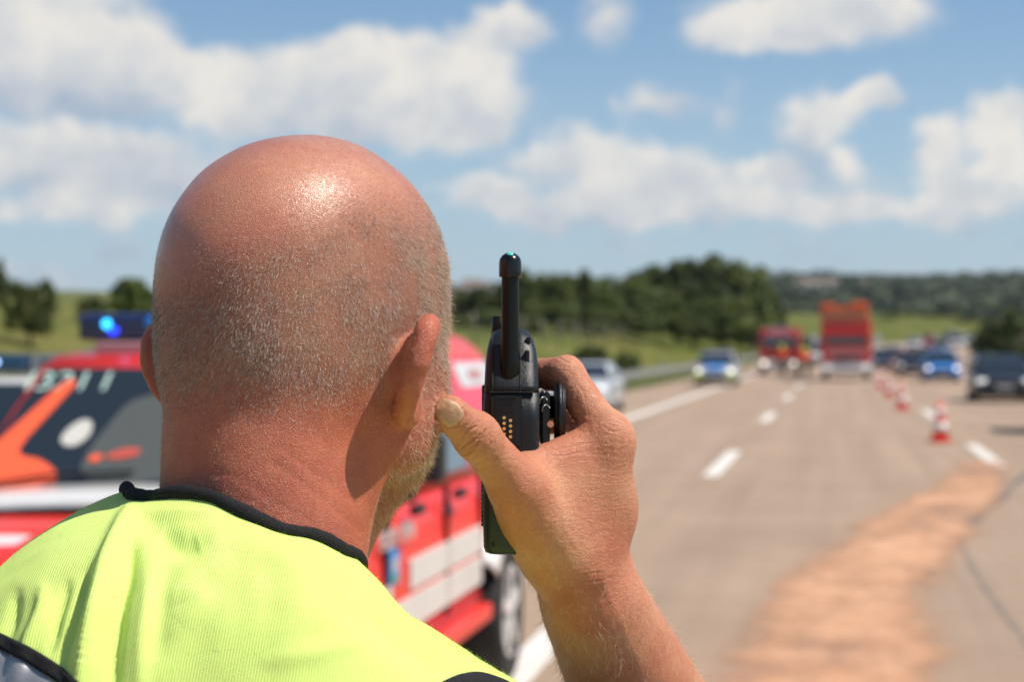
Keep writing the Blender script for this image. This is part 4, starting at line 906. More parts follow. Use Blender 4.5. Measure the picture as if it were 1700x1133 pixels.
# ------------------------------------------------------------------ the man with the radio (built in the heading frame)
ROOT_L = np.array((-0.135, 0.985, 0.0))
C0 = np.array((-0.1115, 1.01, 1.77)); YAW = R_(30)
Sx = np.array((math.cos(YAW), -math.sin(YAW), 0)); Fx = np.array((math.sin(YAW), math.cos(YAW), 0)); Ux = np.array((0, 0, 1.0))
HM = np.stack([Sx, Fx, Ux], 1)
def hd(s, f, z): return C0 + Sx * s + Fx * f + Ux * z
def head_prims():
    P = [el(hd(.001, -.004, .0075), (.0715, .0925, .0872), .01, HM, 2.08, 2.12),
         el(hd(.006, -.038, -.018), (.053, .046, .060), .022, HM),                      # occiput
         el(hd(0, .012, -.045), (.060, .062, .050), .02, HM),                         # temples to cheekbones
         rc(hd(.050, .010, -.068), hd(.022, .056, -.077), .0175, .016, .014), rc(hd(-.054, .014, -.070), hd(-.024, .060, -.079), .0185, .016, .018),
         rc(hd(.051, .020, -.042), hd(.049, .008, -.072), .019, .0175, .018), rc(hd(-.053, .020, -.045), hd(-.053, .010, -.073), .020, .018, .02),
         el(hd(0, .062, -.048), (.031, .027, .036), .016, HM),                         # mouth and muzzle
         rc(hd(.010, .076, -.082), hd(-.012, .076, -.082), .0130, .0130, .016),        # chin
         rc(hd(-.030, .072, .020), hd(.030, .072, .020), .010, .010, .012),           # brow
         el(hd(.032, .090, .004), (.014, .012, .010), .010, HM, sub=True), el(hd(-.032, .090, .004), (.014, .012, .010), .010, HM, sub=True),
         rc(hd(0, .088, .010), hd(0, .104, -.020), .0075, .0095, .010),               # nose
         rc(hd(.010, .092, -.024), hd(-.010, .092, -.024), .0085, .0085, .006),
         rc(hd(.018, .086, -.048), hd(-.018, .086, -.048), .0048, .0048, .004), rc(hd(.016, .085, -.057), hd(-.016, .085, -.057), .0055, .0055, .004),
         el(hd(0, .094, -.0525), (.020, .008, .0012), .003, HM, sub=True)]
    # neck: nape, sides, throat
    P += [rc(hd(.026, .034, -.084), (-.118, .995, 1.648), .0225, .0300, .012)]
    P += [rc((-.1315, .972, 1.735), (-.1310, .960, 1.62), .0520, .0530, .016),
          rc(hd(.008, .040, -.088), (-.127, 1.00, 1.60), .023, .033, .012),
          rc(hd(-.020, .030, -.080), (-.134, 1.000, 1.61), .030, .034, .02),
          rc(hd(.054, -.014, -.052), (-.103, .975, 1.61), .014, .013, .014),            # sternomastoid
          rc(hd(-.054, -.014, -.052), (-.162, .975, 1.62), .012, .017, .014),
          ]
    global EARP
    n_ = len(P)
    for s in (1, -1):
        e = lambda a, b, c: hd(s * (a - .0050), b - .0055, c * .72 - .0125)
        P += [el(e(.079, .012, -.030), (.006, .010, .018), .010, HM, sub=True)]
        out = Sx * (s * .50) - Fx * .866; tilt = np.array((0, 0, 1.0)) + Fx * .14; tilt /= np.linalg.norm(tilt); nrm = np.cross(out, tilt); nrm /= np.linalg.norm(nrm)
        out = np.cross(tilt, nrm); EM = np.stack([out, nrm, tilt], 1)
        P += [el(e(.0825, -.010, -.028), (.0165, .0036, .0205), .006, EM),
              el(e(.0745, -.009, -.030), (.0115, .0105, .0150), .008, EM)]               # back of the concha
        hx = catmull([e(.074, .008, -.016), e(.082, .005, -.002), e(.0885, -.003, .0045), e(.0940, -.013, .0025), e(.0952, -.0190, -.009), e(.0932, -.0220, -.024),
              e(.0893, -.0215, -.038), e(.0838, -.0175, -.051), e(.0785, -.0120, -.060), e(.0745, -.004, -.062)], 24, False)
        rr = np.interp(np.linspace(0, 1, 24), [0, .2, .45, .8, 1], [.0036, .0050, .0056, .0048, .0054])
        for i in range(23): P.append(rc(hx[i], hx[i + 1], rr[i], rr[i + 1], .0025))
        P.append(rc(e(.0755, -.004, -.056), e(.070, .002, -.048), .0058, .006, .007))
    EARP = [q for q in P[n_:] if not q.sub]
    return P
def hand_prims():
    h = lambda x, y, d: H(x, y, d)
    W = h(963, 958, 1.088)
    P = []
    elb = np.array((.118, 1.215, 1.445))
    P += [rc(h(952, 950, 1.082), elb, .0235, .041, .022), rc(h(972, 945, 1.096), elb, .0205, .038, .02),
          rc(h(988, 1015, 1.10), h(1095, 1230, 1.17), .0245, .040, .02)]
    mcp = {2: h(1013, 733, 1.078), 3: h(1008, 775, 1.104), 4: h(1000, 815, 1.124), 5: h(988, 858, 1.138)}
    wr = {2: h(955, 930, 1.078), 3: h(968, 930, 1.090), 4: h(980, 930, 1.102), 5: h(985, 935, 1.110)}
    for i, r in ((2, .0125), (3, .0135), (4, .013), (5, .012)):
        P.append(rc(wr[i], mcp[i], .0175, r, .014))
    P.append(el(h(950, 850, 1.088), (.030, .016, .036), .015))
    # thumb
    cmc, tm, ip, tip = h(925, 915, 1.066), h(862, 812, 1.040), h(795, 730, 1.014), h(746, 686, .992)
    P += [rc(cmc, tm, .0205, .0160, .016), rc(tm, ip, .0150, .0120, .010), rc(ip, tip, .0118, .0100, .005)]
    P.append(el(h(790, 722, 1.010), (.012, .0105, .0125), .006))
    # web between thumb and index finger, first interosseous
    P += [rc(h(868, 800, 1.056), h(975, 755, 1.074), .0125, .0115, .014), rc(h(885, 850, 1.062), h(990, 800, 1.080), .020, .018, .015),
          rc(h(920, 890, 1.072), h(1000, 850, 1.092), .022, .019, .015),
          rc(h(880, 772, 1.055), h(955, 742, 1.072), .007, .0075, .010)]
    # index finger over the top of the clip and round behind the radio
    p2, d2, t2 = h(940, 622, 1.094), h(872, 622, 1.124), h(818, 664, 1.128)
    P += [rc(mcp[2], p2, .0120, .0108, .008), rc(p2, d2, .0108, .0093, .004), rc(d2, t2, .0092, .0068, .004)]
    P.append(el(h(1014, 735, 1.074), (.0115, .012, .0170), .010))
    # the other fingers, closed behind the radio
    for i, (pp, dd, tt) in {3: (h(958, 690, 1.130), h(895, 700, 1.148), h(845, 722, 1.138)), 4: (h(958, 752, 1.152), h(893, 765, 1.160), h(848, 785, 1.142)),
                            5: (h(950, 820, 1.160), h(890, 830, 1.160), h(855, 842, 1.140))}.items():
        P += [rc(mcp[i], pp, .0115, .0102, .008), rc(pp, dd, .0100, .0090, .004), rc(dd, tt, .0088, .0070, .004)]
    return P, elb
HP, ELB = hand_prims()
def body_prims():
    P = head_prims()
    # shoulders and chest stay inside the vest
    P += [rc((-.27, .985, 1.505), (-.02, .985, 1.49), .050, .050, .03), el((-.137, .985, 1.40), (.15, .105, .14), .04),
          rc((-.136, .970, 1.575), (-.22, .975, 1.535), .050, .05, .02), rc((-.136, .970, 1.575), (-.05, .975, 1.52), .050, .045, .02)]
    # right upper arm, then the forearm and the hand
    P += [rc((.005, .985, 1.495), ELB, .052, .043, .03)]
    # the arm groups
    P += HP
    # left arm hanging down
    sh, eb, w = np.array((-.315, .985, 1.49)), np.array((-.375, 1.0, 1.21)), np.array((-.372, 1.085, .975))
    P += [rc(sh, eb, .052, .043, .03), rc(eb, w, .042, .026, .02)]
    kn = w + (0.0, .03, -.085)
    P.append(el((w + kn) / 2, (.018, .040, .050), .015))
    for i, (o, L_) in enumerate(((-.030, .078), (-.010, .088), (.011, .082), (.030, .066))):
        a = kn + (0, o * .9, -.005); b = a + (.006, o * .15 + .006, -L_ * .5); c = b + (.018, o * .1, -L_ * .42)
        P += [rc(a, b, .0100, .0090, .006), rc(b, c, .0090, .0075, .003)]
    a = w + (.006, .028, -.02); b = a + (.018, .028, -.035); c = b + (.012, .008, -.035)
    P += [rc(a, b, .015, .012, .01), rc(b, c, .0115, .0085, .004)]
    return P
def proj(V):
    """photo pixels of heading-frame points (used to lay detail on the mesh while building it)"""
    return 850 + F * V[:, 0] / V[:, 1], 575 - F * (V[:, 2] - CAMZ) / V[:, 1]

# --- skin material, with the sunburn, stubble shade and freckles carried by the mesh
def skin_mat():
    m = bpy.data.materials.new('skin'); m.use_nodes = True; nt = m.node_tree; b = nt.nodes['Principled BSDF']; L = nt.links
    def nn(t, **k):
        x = nt.nodes.new(t)
        for a, c in k.items(): setattr(x, a, c)
        return x
    tc = nn('ShaderNodeTexCoord'); at = nn('ShaderNodeAttribute'); at.attribute_name = 'tone'
    sp = nn('ShaderNodeSeparateColor'); L.new(at.outputs['Color'], sp.inputs[0])
    def noise(sc_, det=4, r=.55):
        x = nn('ShaderNodeTexNoise'); x.inputs['Scale'].default_value = sc_; x.inputs['Detail'].default_value = det; x.inputs['Roughness'].default_value = r
        L.new(tc.outputs['Object'], x.inputs['Vector']); return x.outputs['Fac']
    def mix(f, a, c):
        x = nn('ShaderNodeMix', data_type='RGBA')
        for i, v in ((0, f), (6, a), (7, c)):
            if hasattr(v, 'links'): L.new(v, x.inputs[i])
            else: x.inputs[i].default_value = v
        return x.outputs[2]
    def mr(v, a, c, lo=0., hi=1.):
        x = nn('ShaderNodeMapRange'); L.new(v, x.inputs[0]); x.inputs[1].default_value = a; x.inputs[2].default_value = c; x.inputs[3].default_value = lo; x.inputs[4].default_value = hi
        return x.outputs[0]
    def mul(a, c):
        x = nn('ShaderNodeMath', operation='MULTIPLY')
        for i, v in ((0, a), (1, c)):
            if hasattr(v, 'links'): L.new(v, x.inputs[i])
            else: x.inputs[i].default_value = v
        return x.outputs[0]
    c = mix(mr(noise(38, 5), .35, .65), (.61, .280, .150, 1), (.53, .195, .100, 1))
    c = mix(sp.outputs[0], c, mix(mr(noise(60, 5), .35, .65), (.52, .135, .064, 1), (.44, .098, .050, 1)))      # sunburnt
    c = mix(mul(mr(noise(420, 3, .7), .52, .70), .35), c, (.36, .130, .075, 1))                                # pores and mottling
    c = mix(mul(mr(noise(150, 2), .66, .72), .5), c, (.36, .105, .055, 1))                                     # freckles
    c = mix(mul(sp.outputs[1], .44), c, (.085, .048, .030, 1))                                                   # hair roots under the skin
    c = mix(mul(sp.outputs[2], .8), c, (.66, .37, .20, 1))
    L.new(c, b.inputs['Base Color'])
    b.inputs['Subsurface Weight'].default_value = 0.14; b.inputs['Subsurface Radius'].default_value = (1.0, .3, .15); b.inputs['Subsurface Scale'].default_value = .006
    L.new(mr(noise(300, 4, .7), .3, .7, .36, .58), b.inputs['Roughness']); b.inputs['Specular IOR Level'].default_value = .5
    ga = nn('ShaderNodeAttribute'); ga.attribute_name = 'gloss'; L.new(ga.outputs['Fac'], b.inputs['Coat Weight']); b.inputs['Coat Roughness'].default_value = .28
    v = nn('ShaderNodeTexVoronoi', feature='DISTANCE_TO_EDGE'); v.inputs['Scale'].default_value = 1150
    wn = nn('ShaderNodeTexNoise'); wn.inputs['Scale'].default_value = 240; L.new(tc.outputs['Object'], wn.inputs['Vector'])
    av = nn('ShaderNodeVectorMath', operation='MULTIPLY_ADD'); L.new(wn.outputs['Color'], av.inputs[0]); av.inputs[1].default_value = (.0022, .0022, .0022); L.new(tc.outputs['Object'], av.inputs[2])
    L.new(av.outputs[0], v.inputs['Vector'])
    ad = nn('ShaderNodeMath', operation='ADD'); L.new(mul(mr(v.outputs['Distance'], 0, .28), .55), ad.inputs[0]); L.new(noise(700, 4, .75), ad.inputs[1])
    bp = nn('ShaderNodeBump'); bp.inputs['Distance'].default_value = .00045; bp.inputs['Strength'].default_value = .85
    L.new(ad.outputs[0], bp.inputs['Height']); L.new(bp.outputs[0], b.inputs['Normal'])
    b2 = nn('ShaderNodeBump'); b2.inputs['Distance'].default_value = .00012; b2.inputs['Strength'].default_value = .8; L.new(ad.outputs[0], b2.inputs['Height']); L.new(b2.outputs[0], b.inputs['Coat Normal'])
    return m
M_skin = skin_mat()
wroot = LW(ROOT_L)
person = empty('person', (wroot.x, wroot.y, 0), TH, 'bald man seen from behind in a yellow-green safety vest holding a radio to his mouth', 'person')

def build_body():
    pr = body_prims()
    V, Q = sdf_mesh(pr, .0018)
    T = tri(Q)
    hand = [q for q in pr if q in HP] or HP
    # finer mesh on the hand and wrist that holds the radio
    for lev in range(2):
        px, py = proj(V); near = (V[:, 1] > .96) & (px > 690) & (px < 1200) & (V[:, 2] > 1.4); hs = np.full(len(V), 9.0); hs[near] = sdf(HP, V[near]); reg = (px > 700) & (px < 1100) & (py > 560) & (py < 1010 - 20 * lev) & (hs < .0015)
        reg &= (V[:, 1] < 1.17)
        if lev: 
            N = vnormals(V, T); reg &= (N[:, 1] < .45)
        n0 = len(V); sel = reg[T].all(1)
        V, T = split_tris(V, T, sel)
        new = np.arange(n0, len(V)); allp = np.concatenate([np.where(reg)[0], new])
        for it in range(2):
            P = V[allp]; d0 = sdf(HP, P); e = 4e-4
            G = np.stack([sdf(HP, P + np.eye(3)[a] * e) - d0 for a in range(3)], 1) / e
            ok = np.abs(d0) < .0015
            V[allp[ok]] -= (d0[:, None] * G / ((G ** 2).sum(1)[:, None] + 1e-6))[ok] * .9
    px, py = proj(V); N = vnormals(V, T)
    near = (V[:, 1] > .94) & (px > 690) & (V[:, 2] > 1.4) & (V[:, 0] < .2); hs = np.full(len(V), 9.0); hs[near] = sdf(HP, V[near])
    hm = ((hs < .0015) & (py < 1400)).astype(float)
    disp = np.zeros(len(V))
    # creases over the thumb joint and knuckle folds
    lines = [([(764, 731), (774, 719), (784, 712), (791, 709)], .38), ([(764, 745), (777, 737), (786, 730), (793, 728), (797, 721)], .5),
             ([(782, 744), (792, 738), (798, 729), (803, 720), (806, 714)], .5), ([(782, 761), (796, 757), (808, 746), (816, 736)], .34),
             ([(768, 756), (780, 752), (789, 744)], .3), ([(790, 771), (806, 766), (820, 764)], .22), ([(796, 782), (812, 775), (832, 771)], .18),
             ([(744, 712), (758, 710), (768, 701), (773, 690), (768, 678)], .35), ([(700, 672), (716, 684), (731, 702), (744, 712)], .25),
             ([(945, 690), (958, 688), (968, 681)], .2), ([(940, 702), (956, 705), (970, 700)], .2),
             ([(893, 742), (920, 746), (950, 741), (980, 736)], .20), ([(905, 755), (935, 757), (970, 750), (1000, 748)], .16), ([(1000, 706), (1013, 716), (1030, 716)], .16),
             ([(960, 640), (968, 652), (972, 668)], .14), ([(925, 592), (938, 600), (948, 604)], .16), ([(892, 945), (925, 952), (960, 955), (1000, 950)], .2), ([(900, 962), (935, 969), (975, 968), (1015, 960)], .22)]
    for pts, dep in lines:
        c = catmull([(*p, 0) for p in pts], 30, False)[:, :2]
        bb = (px > c[:, 0].min() - 12) & (px < c[:, 0].max() + 12) & (py > c[:, 1].min() - 12) & (py < c[:, 1].max() + 12) & (hm > 0) & (N[:, 1] < .3)
        ii = np.where(bb)[0]
        d = np.sqrt(((np.stack([px[ii], py[ii]], 1)[:, None] - c[None]) ** 2).sum(2)); j = d.argmin(1); d = d.min(1); taper = np.sin(np.pi * np.clip((j + 2) / 33, 0, 1)) ** .5
        disp[ii] += taper * (-dep * 1.9e-3 * np.exp(-(d / 1.5) ** 2) + dep * .5e-3 * np.exp(-((d - 4) / 2.2) ** 2))
    for pts, w, h in (([(1024, 758), (1008, 800), (988, 850), (970, 905)], 7, .55), ([(990, 770), (972, 815), (958, 870)], 6, .28), ([(900, 800), (928, 835), (940, 880), (965, 920)], 5, .3), ([(880, 870), (905, 905), (920, 950), (940, 1010)], 5, .3), ([(1004, 905), (1000, 960), (1030, 1030), (1060, 1100)], 6, .45)):
        c = catmull([(*q_, 0) for q_ in pts], 30, False)[:, :2]; jj = np.where((hm > 0) & (N[:, 1] < .3) & (px > c[:, 0].min() - 20) & (px < c[:, 0].max() + 20) & (py > c[:, 1].min() - 20) & (py < c[:, 1].max() + 20))[0]
        d = np.sqrt(((np.stack([px[jj], py[jj]], 1)[:, None] - c[None]) ** 2).sum(2)); k_ = d.argmin(1); disp[jj] += h * 1e-3 * np.exp(-(d.min(1) / w) ** 2) * np.sin(np.pi * np.clip((k_ + 1) / 32, 0, 1)) ** .5
    ii = np.where(hm > 0)[0]; p = V[ii]
    wz = p + .004 * np.stack([vnoise(p * 90, 1), vnoise(p * 90, 2), vnoise(p * 90, 3)], 1)
    # fine cross folds of the skin of the hand, running across the back of it
    k1 = 1 - np.abs(vnoise(wz * (170, 170, 620), 5)) * 3.2; k2 = 1 - np.abs(vnoise(wz * (520, 420, 260), 6)) * 3.2
    amp = (.15e-3 + .07e-3 * vnoise(p * 60, 8))
    disp[ii] -= amp * (np.clip(k1, 0, 1) + .7 * np.clip(k2, 0, 1)) * sstep(705, 745, px[ii])
    disp[ii] += .3e-3 * vnoise(p * 75, 9)
    nd = np.sqrt(((px - 744) / 27.) ** 2 + ((py - 685.5) / 25.) ** 2); disp -= hm * (nd < 1) * .0011 * (1 - nd ** 2) * (N[:, 1] < .3)
    # creases at the nape
    q = (V - C0) @ HM
    for (pts, dep) in (([(455, 770), (500, 800), (560, 850), (600, 880)], .5), ([(470, 745), (530, 790), (590, 835)], .35), ([(330, 780), (400, 795), (450, 830), (520, 870)], .4)):
        c = catmull([(*p_, 0) for p_ in pts], 30, False)[:, :2]; bb = (px > 300) & (px < 660) & (py > 700) & (py < 930) & (V[:, 1] < 1.02); jj = np.where(bb)[0]
        d = np.sqrt(((np.stack([px[jj], py[jj]], 1)[:, None] - c[None]) ** 2).sum(2)); d = d.min(1)
        disp[jj] -= dep * .9e-3 * np.exp(-(d / 5) ** 2)
    hp = V[:, 2] > 1.6
    disp[hp & (hm == 0)] += (.0022 * vnoise(V[hp & (hm == 0)] * 22, 3) + .0008 * vnoise(V[hp & (hm == 0)] * 60, 4))
    q = (V - C0) @ HM; er = (np.abs(q[:, 0]) > .0735) & (np.abs(q[:, 2] + .03) < .05) & (q[:, 1] < .02)
    disp[er] += .0011 * vnoise(V[er] * 150, 31) + .0005 * vnoise(V[er] * 420, 32)
    V = V + N * disp[:, None]
    # ---- colour zones: sunburn, stubble, pale
    s, f, z = q.T; phi = np.degrees(np.arctan2(s, -f)); zl = hairline(phi); dl = z - zl
    n1 = vnoise(V * 30, 11) + .5 * vnoise(V * 70, 12)
    red = .30 * np.exp(-((dl - .004) / .022) ** 2) + .95 * sstep(-.022, -.060, z) * sstep(.05, -.01, f) + .45 * n1 + .18
    nh = (V[:, 2] > 1.68) & (V[:, 2] < 1.79) & (hm == 0); ed = np.full(len(V), 9.0); ed[nh] = sdf(EARP, V[nh]); ear = np.clip(1.4 - ed / .0022, 0, 1)
    global EARM
    EARM = ear > .3
    red = np.maximum(red, .95 * ear * (1 - .25 * sstep(-.045, -.06, z)))
    red = np.where(hm > 0, .30 + .9 * n1, red)
    stub = sstep(.024, -.018, dl) * sstep(-.070, -.020, z) * sstep(.06, .04, f) * (1 - ear) * (1 - .8 * np.exp(-((s - .066) ** 2 + (f + .012) ** 2 + ((z + .045) * .6) ** 2) / .014 ** 2))
    beard = sstep(.002 - .014 * sstep(-.04, -.07, z), .010 - .014 * sstep(-.04, -.07, z), f) * sstep(.0, -.02, z) * (z > -.125) * (1 - ear)
    stub = np.where(hm > 0, 0, np.maximum(stub * (.85 + .5 * n1), .30 * beard)); 
    pale = np.where(hm > 0, .12, 0.0)
    colr = np.stack([np.clip(red, 0, 1), np.clip(stub, 0, 1), pale, np.ones(len(V))], 1).astype(np.float32)
    o = npmesh('body', V - ROOT_L, T, M_skin, person)
    a = o.data.attributes.new('tone', 'FLOAT_COLOR', 'POINT'); a.data.foreach_set('color', colr.ravel())
    gl = np.where(hm > 0, .10, .10 + .85 * sstep(-.01, .03, dl) + .15 * sstep(-.03, -.06, z)).astype(np.float32); g_ = o.data.attributes.new('gloss', 'FLOAT', 'POINT'); g_.data.foreach_set('value', gl)
    global HMASK, HVERT
    HMASK = hm > 0
    return o, V, T, N
def hairline(phi): return .005 + .047 * sstep(-5, 75, phi + 8) + .040 * sstep(5, 80, -phi - 15)
body, BV, BT, BN = build_body()
btree = BVHTree.FromPolygons([Vector(v) for v in BV[:0]], []) if False else None

# ---- hair
def hair_mat(name, c0, c1, c2, rough=.28):
    m = bpy.data.materials.new(name); m.use_nodes = True; nt = m.node_tree; b = nt.nodes['Principled BSDF']
    hi = nt.nodes.new('ShaderNodeHairInfo'); r = nt.nodes.new('ShaderNodeValToRGB'); nt.links.new(hi.outputs['Random'], r.inputs[0])
    r.color_ramp.elements[0].color = (*c0, 1); r.color_ramp.elements[1].color = (*c2, 1); e = r.color_ramp.elements.new(.5); e.color = (*c1, 1)
    nt.links.new(r.outputs[0], b.inputs['Base Color']); b.inputs['Roughness'].default_value = rough; b.inputs['Specular IOR Level'].default_value = .7
    return m
M_hair = hair_mat('scalp_hair', (.035, .018, .010), (.28, .21, .15), (1.0, .96, .88))
M_beard = hair_mat('beard_hair', (.20, .10, .045), (.50, .32, .17), (.85, .74, .56))
M_fuzz = hair_mat('fine_hair', (.35, .2, .1), (.6, .42, .25), (.85, .7, .5))
def hairs(name, P, D, N_, length, rad, material, parent, bend=.25, offset=ROOT_L):
    n = len(P); K = 4
    D = D / np.linalg.norm(D, axis=1)[:, None]
    L = np.broadcast_to(length, (n,))[:, None]
    t = np.linspace(0, 1, K)
    side = rng.normal(size=(n, 3)) * bend; side -= (side * D).sum(1)[:, None] * D
    pts = P[:, None] + D[:, None] * (L[:, None] * t[None, :, None]) + side[:, None] * (L[:, None] * (t ** 2)[None, :, None]) * .8
    pts = pts - offset
    cv = bpy.data.hair_curves.new(name); cv.add_curves([K] * n)
    cv.attributes['position'].data.foreach_set('vector', pts.reshape(-1).astype(np.float32)) if 'position' in cv.attributes else cv.points.foreach_set('position', pts.reshape(-1).astype(np.float32))
    ra = cv.attributes.get('radius') or cv.attributes.new('radius', 'FLOAT', 'POINT')
    R = np.broadcast_to(rad, (n,))[:, None] * np.array((1, .95, .75, .3))[None]
    ra.data.foreach_set('value', R.reshape(-1).astype(np.float32))
    o = bpy.data.objects.new(name, cv); COL.objects.link(o); cv.materials.append(material); o.parent = parent; o['kind'] = 'stuff'
    return o
def scatter(T, w, n, V=None, N=None):
    V = BV if V is None else V; N = BN if N is None else N
    a, b, c = V[T[:, 0]], V[T[:, 1]], V[T[:, 2]]
    A = np.linalg.norm(np.cross(b - a, c - a), axis=1) / 2 * w[T].mean(1); pr = A / A.sum()
    k = rng.choice(len(T), n, p=pr); u = rng.random(n); v = rng.random(n); fl = u + v > 1; u[fl] = 1 - u[fl]; v[fl] = 1 - v[fl]
    P = a[k] + (b[k] - a[k]) * u[:, None] + (c[k] - a[k]) * v[:, None]; NN = N[T[k, 0]]
    return P, NN, A.sum()
def build_hair():
    q = (BV - C0) @ HM; s, f, z = q.T; head = ~HMASK & (BV[:, 2] > 1.60) & (np.linalg.norm(BV[:, :2] - C0[:2], axis=1) < .15) & (z < .12)
    phi = np.degrees(np.arctan2(s, -f)); dl = z - hairline(phi)
    ear = EARM
    behind = np.exp(-((np.abs(s) - .068) ** 2 + (f + .014) ** 2 + ((z + .050) * .5) ** 2) / .016 ** 2)
    low = sstep(-.078, -.018, z)
    w = sstep(.024, -.016, dl) * np.clip(.85 + 1.5 * vnoise(BV * 55, 41) + 1.0 * vnoise(BV * 160, 42), .15, 2) * low * (f < .055 + .2 * np.clip(z, -.05, 0)) * head * ~ear * (1 - behind)
    T = BT
    P, NN, A = scatter(T, w, 62000)
    crown = C0 + Fx * -.035 + Ux * .085
    def dirs(P, NN, lift, swirl=.0):
        t = (P - crown); t[:, 2] -= .06; t = t + Sx * (-.035); t -= (t * NN).sum(1)[:, None] * NN; t /= np.linalg.norm(t, axis=1)[:, None]
        return t * (1 - lift) + NN * lift + rng.normal(size=P.shape) * .15
    q2 = (P - C0) @ HM; ln = (.0011 + .0017 * rng.random(len(P))) * (.40 + .60 * sstep(-.07, -.02, q2[:, 2])) * (.55 + .45 * sstep(.008, -.012, q2[:, 2] - hairline(np.degrees(np.arctan2(q2[:, 0], -q2[:, 1])))))
    hairs('hair', P, dirs(P, NN, .38), NN, ln, .000030, M_hair, person, .06)
    # sparse fine stubble on the bald crown and the nape
    w = head * ~ear * (.10 + .9 * sstep(.075, .0, dl)) * sstep(-.17, -.13, z) * (f < .06)
    P, NN, A = scatter(T, w, 34000)
    hairs('crown_stubble', P, dirs(P, NN, .5), NN, .0007 + .0008 * rng.random(len(P)), .000028, M_fuzz, person, .1)
    # beard
    w = sstep(.002, .012, f) * sstep(.004, -.012, z) * (z > -.120) * head * ~ear * np.where(np.abs(s) < .03, 1, 1) * (1 - behind)
    w = sstep(.002 - .014 * sstep(-.04, -.07, z), .010 - .014 * sstep(-.04, -.07, z), f) * sstep(.004, -.012, z) * (z > -.130) * head * ~ear
    w *= np.where((f > .085) & (z > -.035), 0, 1) * sstep(-.128, -.112, z)
    w2 = w + .6 * head * (f > -.004) * (f < .05) * (z > -.02) * (z < .03) * ~ear
    P, NN, A = scatter(T, w2, 17000)
    t = Fx * .35 - Ux * .9 + Sx * 0; t = t[None] - (NN @ t)[:, None] * NN
    D = t * .65 + NN * .55 + rng.normal(size=P.shape) * .28
    hairs('beard', P, D, NN, .0030 + .0026 * rng.random(len(P)), .000048, M_beard, person, .4)
    # arm hair
    px, py = proj(BV); w = (HMASK & (px > 840) & (py > 900) & (py < 1260)) * sstep(880, 1080, py) * 1.0
    P, NN, A = scatter(T, w, 3600)
    ax = (ELB - HP[0].a); ax /= np.linalg.norm(ax)
    t = np.array((.25, -.1, -.95))[None] * 1.0 + np.array((.5, 0, 0))[None] * rng.normal(size=(len(P), 1)) * .5; t = t - (NN * t).sum(1)[:, None] * NN
    D = t * .8 + NN * .42 + rng.normal(size=P.shape) * .22
    hairs('arm_hair', P, D, NN, (.003 + .006 * rng.random(len(P)) * sstep(900, 1100, proj(P)[1])), .000042, M_fuzz, person, .5)
    # peach fuzz on the ear rims and hand
    w = (ear & head) * 1.0 + .04 * (HMASK & (px > 800) & (py > 780) & (py < 1000))
    P, NN, A = scatter(T, w, 7000)
    hairs('skin_down', P, NN * .7 + rng.normal(size=P.shape) * .35, NN, .0007 + .0010 * rng.random(len(P)), .000022, M_fuzz, person)
build_hair()

# ---- thumb nail, laid on the tip of the thumb
def local_bvh(V, T, box_):
    lo, hi = np.array(box_[0]), np.array(box_[1]); ok = ((V > lo) & (V < hi)).all(1); tt = T[ok[T].all(1)]
    u, inv = np.unique(tt, return_inverse=True); inv = inv.reshape(tt.shape)
    return BVHTree.FromPolygons([tuple(v) for v in V[u]], [tuple(int(a) for a in t) for t in inv])
def cast(bvh, px, py):
    o = Vector((0, 0, CAMZ)); d = Vector(H(px, py, 1.0)) - o; d.normalize(); h = bvh.ray_cast(o, d)
    return (np.array(h[0]), np.array(h[1])) if h[0] is not None else (None, None)
hb = local_bvh(BV, BT[HMASK[BT].all(1)], ((-.06, .93, 1.60), (.10, 1.20, 1.78)))
def build_nail():
    out = [(716, 681), (718, 675), (726, 667), (734, 661.5), (742, 662), (752, 666), (761, 671.5), (766, 678), (769, 686), (768, 693), (763, 700), (755, 706), (747, 709.5), (740, 706), (730, 697), (721, 688)]
    c = np.array((743.5, 685.0)); O = catmull([(*p, 0) for p in out], 64)[:, :2]
    V = []; Fs = []; R = 9
    for j in range(R + 1):
        r = j / R
        for p in O:
            q = c + (p - c) * r; h, nn_ = cast(hb, *q)
            if h is None:
                q = c + (p - c) * r * .88; h, nn_ = cast(hb, *q)
                if h is None: h = V[-1] if V else H(*c, 1.03); nn_ = np.array((0, -1, 0))
            if np.dot(nn_, (0, -1, 0)) < 0: nn_ = -nn_
            lift = .00030 * (1 - r ** 12) + .00006
            V.append(h + nn_ * lift)
    n = len(O)
    for j in range(R):
        for i in range(n):
            a, b = j * n + i, j * n + (i + 1) % n; Fs.append((a, b, b + n, a + n))
    V = np.array(V); o = meshobj('thumbnail', V - ROOT_L, Fs, mat('nail', (.48, .29, .17), .5, var=.14, vscale=260, bump=.00006, bscale=300, spec=.45), person, True)
    return o
build_nail()
